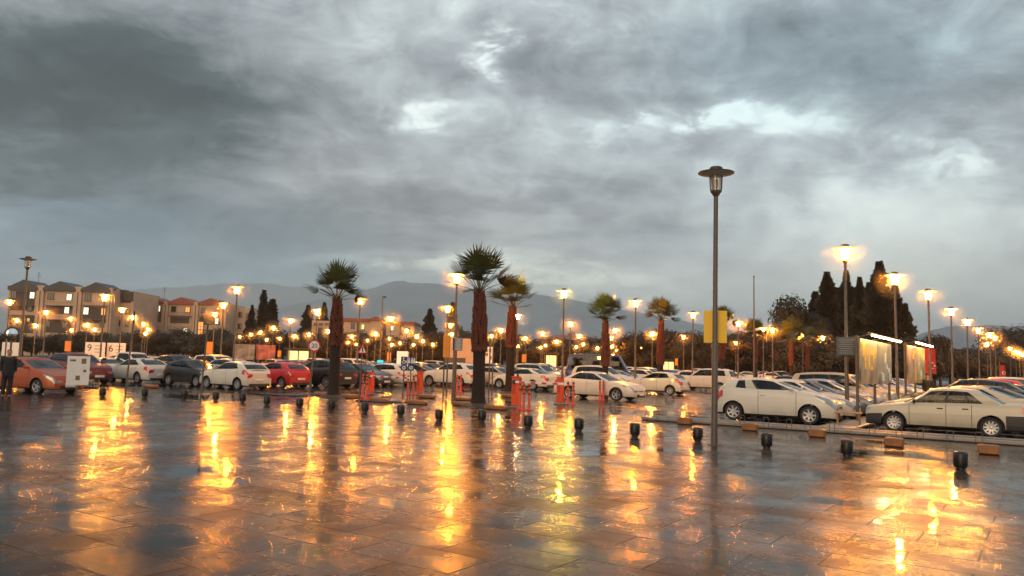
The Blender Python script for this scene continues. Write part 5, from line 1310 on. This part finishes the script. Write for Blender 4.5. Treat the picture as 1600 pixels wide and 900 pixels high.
# right-hand rows
car('hatch3', nside('hatch3', 1204, 660, 121), 121, 'white', 'white three-door hatchback with a blanked rear side window, nearest car left of the billboards', spokes=7)
car('oldsedan', nside('oldsedan', 1471, 679, -57), -57, 'cream', 'old cream white sedan with black bumpers, nearest car at the right', spokes=10)
y0 = nside('hatch3', 1204, 660, 121)
uA, vA = y0.dot(U), y0.dot(V)
rowA = [('hatch', 'white', 'white hatchback right beside the white three-door hatchback'), ('sedan', 'grey', 'dark grey sedan, third car of the row beside the billboards'), ('hatch', 'silver', 'silver hatchback, fourth car of the row beside the billboards'),
        ('mpv', 'beige', 'beige people carrier, fifth car of the row behind the lit billboard'), ('sedan', 'white', 'white sedan, sixth car of the row behind the lit billboard'), ('hatch', 'beige', 'beige hatchback, seventh car of the row behind the lit billboard'),
        ('suv', 'silver', 'silver off-roader, eighth car of the row behind the lit billboard'), ('sedan', 'silver', 'silver sedan, ninth car of the row behind the billboards'), ('hatch', 'white', 'white hatchback, tenth car of the row behind the billboards'), ('wagon', 'grey', 'grey estate, eleventh car of the row behind the billboards'), ('hatch', 'silver', 'silver hatchback, last seen of the row behind the billboards')]
for i, (k, c_, lab) in enumerate(rowA):
    p = uv(uA + 2.62 * (i + 1), vA + (SPECS['hatch3'].L - SPECS[k].L) / 2 + (.25 if i % 2 else .1)); car(k, p, 124, c_, lab, 'car row facing the billboards', simple=True)
y1 = nside('oldsedan', 1471, 679, -57); uB, vB = y1.dot(U), y1.dot(V)
rowB = [('sedan', 'cream', 'pale yellowish sedan right behind the old cream sedan'), ('sedan', 'black', 'black sedan, third car of the right row behind the cream sedan'), ('suv', 'dark', 'dark off-roader with pale roof edge, fourth car of the right row'),
        ('hatch', 'maroon', 'dark red hatchback, fifth car of the right row'), ('wagon', 'dark', 'dark estate, sixth car of the right row'), ('sedan', 'white', 'white sedan, seventh car of the right row'), ('suv', 'red', 'red car with wet roof, eighth car of the right row'), ('hatch', 'silver', 'silver hatchback, ninth car of the right row'), ('sedan', 'grey', 'grey sedan, tenth car of the right row'), ('mpv', 'white', 'white people carrier, last of the right row')]
for i, (k, c_, lab) in enumerate(rowB):
    p = uv(uB + 2.62 * (i + 1), vB - (SPECS['oldsedan'].L - SPECS[k].L) / 2 + (.1 if i % 2 else -.15)); car(k, p, -56, c_, lab, 'right-hand car row', simple=True)
# the cars one can tell apart, left to right
car('hatch', nside('hatch', 22, 614, 112), 112, 'orange', 'orange hatchback at the left edge, partly behind the person', spokes=5)
car('coupe', nside('coupe', 140, 593, -40), -40, 'white', 'white coupe seen from behind, right behind the information board')
car('sedan', nside('sedan', 193, 598, -56), -56, 'white', 'white saloon seen from behind, right of the white coupe')
car('pickup', nside('pickup', 189, 587, 118), 118, 'white', 'white double-cab pickup behind the white saloon', name='pickup_truck', cat='pickup')
car('hatch', nside('hatch', 284, 603, 124), 124, 'black', 'black hatchback left of the white hatchback with tall red tail lights')
car('hatch', nside('hatch', 346, 608, -56), -56, 'white', 'white hatchback with tall red tail lights, left of the red hatchback', spokes=7)
car('hatch', nside('hatch', 416, 605, -56), -56, 'red', 'bright red hatchback left of the 20 sign', spokes=5)
car('suv', nside('suv', 484, 605, -56), -56, 'dark', 'dark car right of the red hatchback, left of the leftmost big palm', spokes=5)
car('hatch', nside('hatch', 552, 603, 124), 124, 'black', 'black car just right of the leftmost big palm')
tx = nside('wagon', 585, 602, -56); car('wagon', tx, -56, 'white', 'white estate car with a teal taxi box on its roof, behind the leftmost barrier', spokes=10)
t = thing('taxi_sign', 'small teal lit taxi box on the roof of the white estate car', 'taxi sign', (tx.x, tx.y, SPECS['wagon'].H - .02), heading(-56)); MB().bbox((.4, 0, .10), (.22, .46, .20), .04).build('light_box', pbr('teal_taxi_box', (.02, .35, .38), .3, emit=(.05, .75, .85), estr=.7), t)
car('sedan', nside('sedan', 652, 599, 112), 112, 'black', 'black saloon facing right with a pale number plate, behind the blue signs')
car('suv', nside('suv', 694, 604, -56), -56, 'white', 'white crossover left behind the biggest palm')
car('hatch', nside('hatch', 728, 599, -56), -56, 'red', 'dark red hatchback hidden behind the biggest palm trunk', simple=True)
car('hatch', nside('hatch', 762, 593, -56), -56, 'white', 'white hatchback seen between the two big palms', simple=True)
car('sedan', nside('sedan', 806, 608, -56), -56, 'white', 'white saloon with red tail light, behind the leaning palm', spokes=10)
car('sedan', nside('sedan', 925, 624.5, 124), 124, 'white', 'white saloon facing right, behind the two red posts, nearest car at the centre', spokes=5)
car('hatch', nside('hatch', 1018, 616, -56), -56, 'white', 'white hatchback with square red tail light, right of the white front saloon', spokes=7)
car('mpv', nside('mpv', 1098, 610, -56), -56, 'white', 'tall white people carrier left of the nearest lamp post', spokes=7)
car('sedan', nside('sedan', 845, 598, -56), -56, 'silver', 'silver saloon behind the white saloon with red tail light', simple=True)
car('suv', nside('suv', 905, 602, 124), 124, 'white', 'white crossover close behind the white front saloon', simple=True)
car('sedan', nside('sedan', 966, 604, 124), 124, 'white', 'white saloon with large windscreen right of the minibus palm', simple=True)
car('wagon', nside('wagon', 1003, 603, 124), 124, 'white', 'white estate behind the white hatchback with square tail light', simple=True)
car('hatch', nside('hatch', 792, 588, -56), -56, 'red', 'red hatchback half hidden behind the leaning palm', simple=True)
vp = at_dist(940, 575, 66); car('van', (vp.x, vp.y), 100, 'blue', 'dark blue minibus behind the white front cars and a palm', simple=True, name='minibus', cat='minibus')
car('sedan', nside('sedan', 1172, 598, 118), 118, 'white', 'white saloon behind the white three-door hatchback, left of the flagpole', simple=True)
car('wagon', nside('wagon', 1203, 597, 124), 124, 'white', 'white estate with roof bars behind the white three-door hatchback, right of the flagpole', simple=True)
car('suv', nside('suv', 262, 590, 124), 124, 'dark', 'dark off-roader behind the black hatchback', simple=True)
car('mpv', nside('mpv', 325, 590, 124), 124, 'white', 'white people carrier above the white hatchback with tall tail lights', simple=True)
car('wagon', nside('wagon', 352, 595, 124), 124, 'silver', 'silver estate just behind the white hatchback with tall tail lights', simple=True)
car('wagon', nside('wagon', 450, 592, 124), 124, 'grey', 'grey estate behind the bright red hatchback', simple=True)
car('hatch', nside('hatch', 505, 592, -56), -56, 'white', 'white hatchback behind the dark car by the leftmost big palm', simple=True)
car('suv', nside('suv', 95, 598, 124), 124, 'maroon', 'dark red car right behind the orange hatchback', simple=True)
car('hatch', nside('hatch', 60, 592, 124), 124, 'dark', 'dark hatchback behind the orange hatchback', simple=True)
car('sedan', nside('sedan', 660, 590, -56), -56, 'dark', 'dark saloon behind the black saloon with the pale plate', simple=True)
car('sedan', nside('sedan', 1146, 592, -56), -56, 'silver', 'silver saloon behind the nearest lamp post', simple=True)
# the rows farther back
rnd = random.Random(11)
back = [(-41, -1, 'third row back on the left'), (-27, 1, 'middle row behind the big palms'), (-52, 1, 'far left row'), (-66, -1, 'farthest left row'), (-14, -1, 'long row left of the billboards'), (-34, 1, 'row behind the barrier gates')]
cols_ = ['white', 'white', 'silver', 'dark', 'grey', 'black', 'white', 'red', 'beige', 'blue']
nb = 0
for v_, dr, words in back:
    n = 0
    for i in range(40):
        u_ = 38 + i * 2.75 + rnd.uniform(-.1, .1); p = uv(u_, v_ + rnd.uniform(-.3, .3))
        if p.y < 50 or p.y > 120: continue
        px = 800 + FPX * p.x / p.y
        if not (-30 < px < 1240): continue
        if min((p.x - a) ** 2 + (p.y - b) ** 2 for a, b in CAR_POS) < 2.5 ** 2 * (1.0 if n else 2): continue
        if any(math.hypot(p.x - a, p.y - b) < 4.4 for a, b in CAR_POS[:64]): continue
        if rnd.random() < .22 or nb > 62: continue
        k = rnd.choice(['hatch', 'sedan', 'sedan', 'suv', 'wagon', 'mpv', 'hatch']); c_ = rnd.choice(cols_); nb += 1; n += 1
        kind_w = {'hatch': 'hatchback', 'sedan': 'saloon', 'suv': 'off-roader', 'wagon': 'estate', 'mpv': 'people carrier'}[k]
        car(k, p, 124 if dr > 0 else -56, c_, '%s %s, %s from the near end of the %s' % (c_, kind_w, ORD[min(n - 1, 19)], words), 'cars in the rows farther back', simple=True)

# ------------------------------------------------------------------ people
M_coat = pbr('dark_coat', (.014, .013, .014), .85, 0, .3, 20, .3, 40); M_trouser = pbr('dark_trousers', (.013, .013, .016), .85); M_skin = pbr('skin', (.36, .20, .13), .55); M_hair = pbr('dark_hair', (.012, .009, .007), .6)
def person(pos, rz, label, h=1.72):
    t = thing('person', label, 'person', (pos[0], pos[1], .006), rz); t.scale = (h / 1.72,) * 3
    def skin(name, pts, edges, rad, mat, parent, lv=2):
        me = bpy.data.meshes.new(name); me.from_pydata(pts, edges, []); o = bpy.data.objects.new(name, me); COL.objects.link(o)
        sm = o.modifiers.new('skin', 'SKIN'); sm.use_smooth_shade = True; ss = o.modifiers.new('sub', 'SUBSURF'); ss.levels = lv; ss.render_levels = lv
        for v, r_ in zip(me.skin_vertices[0].data, rad): v.radius = r_ if isinstance(r_, tuple) else (r_, r_)
        me.skin_vertices[0].data[0].use_root = True
        dg = bpy.context.evaluated_depsgraph_get(); dg.update(); nm = bpy.data.meshes.new_from_object(o.evaluated_get(dg)); bpy.data.objects.remove(o)
        nm.materials.clear(); nm.materials.append(mat); return link(name, nm, parent)
    # local -y is the way the person faces
    P = [(0, 0, .92), (0, 0, 1.06), (0, .0, 1.25), (0, .01, 1.40), (0, .0, 1.48), (0, -.012, 1.56), (0, -.018, 1.64), (0, -.01, 1.70),
         (.17, .01, 1.41), (.215, .03, 1.16), (.20, -.03, .94), (.195, -.05, .85), (-.17, .01, 1.41), (-.215, .03, 1.16), (-.20, -.03, .94), (-.195, -.05, .85),
         (.09, 0, .86), (.10, -.01, .48), (.10, .02, .09), (.105, -.14, .04), (-.09, 0, .86), (-.10, .01, .48), (-.10, .04, .09), (-.11, -.12, .04)]
    E = [(0, 1), (1, 2), (2, 3), (3, 4), (4, 5), (5, 6), (6, 7), (3, 8), (8, 9), (9, 10), (10, 11), (3, 12), (12, 13), (13, 14), (14, 15), (0, 16), (16, 17), (17, 18), (18, 19), (0, 20), (20, 21), (21, 22), (22, 23)]
    Rr = [.15, .145, .165, .14, .06, .075, .085, .055, .075, .055, .042, .03, .075, .055, .042, .03, .10, .07, .05, .04, .10, .07, .05, .04]
    b = skin('body', P, E, Rr, M_skin, t)
    skin('coat', [(0, 0, .66), (0, 0, 1.0), (0, .0, 1.25), (0, .01, 1.42), (.18, .01, 1.42), (.225, .03, 1.16), (.205, -.03, .92), (-.18, .01, 1.42), (-.225, .03, 1.16), (-.205, -.03, .92)], [(0, 1), (1, 2), (2, 3), (3, 4), (4, 5), (5, 6), (3, 7), (7, 8), (8, 9)],
         [.235, .20, .20, .155, .095, .078, .062, .095, .078, .062], M_coat, b)
    skin('trousers', [(0, 0, .90), (.09, 0, .84), (.10, -.01, .48), (.10, .02, .07), (-.09, 0, .84), (-.10, .01, .48), (-.10, .04, .07)], [(0, 1), (1, 2), (2, 3), (0, 4), (4, 5), (5, 6)], [.16, .115, .085, .07, .115, .085, .07], M_trouser, b)
    skin('shoes', [(.10, .05, .05), (.105, -.10, .045), (.108, -.18, .035)], [(0, 1), (1, 2)], [.055, .052, .035], M_black, b); skin('shoes', [(-.10, .07, .05), (-.11, -.08, .045), (-.115, -.16, .035)], [(0, 1), (1, 2)], [.055, .052, .035], M_black, b)
    skin('hair', [(0, .02, 1.60), (0, .012, 1.67), (0, -.02, 1.715)], [(0, 1), (1, 2)], [.085, .095, .065], M_hair, b)
    fc = MB()
    for s in (-1, 1):
        fc.lathe([(0, -.010), (.012, -.004), (.012, .004), (0, .010)], 8, (s * .033, -.094, 1.63), 'y').lathe([(0, -.012), (.022, -.006), (.022, .006), (0, .012)], 8, (s * .088, 0, 1.62))
    fc.tube([(0, -.09, 1.635), (0, -.118, 1.60), (0, -.095, 1.592)], [.008, .014, .008], 6).box((0, -.090, 1.565), (.045, .012, .010)); fc.build('face', M_skin, b, 60)
    for s in (-1, 1):
        hd = MB().tube([(s * .198, -.045, .90), (s * .196, -.058, .84), (s * .194, -.062, .80)], [.028, .040, .034], 8)
        for i in range(4): fx = s * .194 + (i - 1.5) * .0 ; y = -.088 + i * .019; hd.tube([(fx, y + .012, .805), (fx - s * .006, y + .008, .765), (fx - s * .016, y + .012, .735 + .006 * abs(i - 1.4))], [.010, .009, .007], 6)
        hd.tube([(s * .188, -.085, .85), (s * .178, -.108, .81), (s * .172, -.110, .785)], [.012, .010, .008], 6); hd.build('hand', M_skin, b, 60)
    return t
g_ = ground(9, 622); person(g_, .6, 'person in a long dark coat standing at the left picture edge before the orange car')
p = uv(36, -3.2); g_ = at_dist(1450, 600, 41); person((g_.x, g_.y), -.5, 'person in dark clothes standing beside the red flag and second billboard')

# ------------------------------------------------------------------ damp evening air
if HAZE > 0:
    hz = MB().box((0, 6200, 439), (30000, 14000, 880)); o = hz.build('haze', None) if False else None
    mh = bpy.data.materials.new('damp_air'); mh.use_nodes = True; t = NT(mh.node_tree); t.n.clear()
    pv = t.new('ShaderNodeVolumePrincipled'); pv.inputs['Color'].default_value = (.84, .94, 1.0, 1); pv.inputs['Density'].default_value = HAZE; pv.inputs['Anisotropy'].default_value = 0.2
    t.l.new(pv.outputs[0], t.new('ShaderNodeOutputMaterial').inputs['Volume'])
    tag(hz.build('haze', mh), kind='stuff')
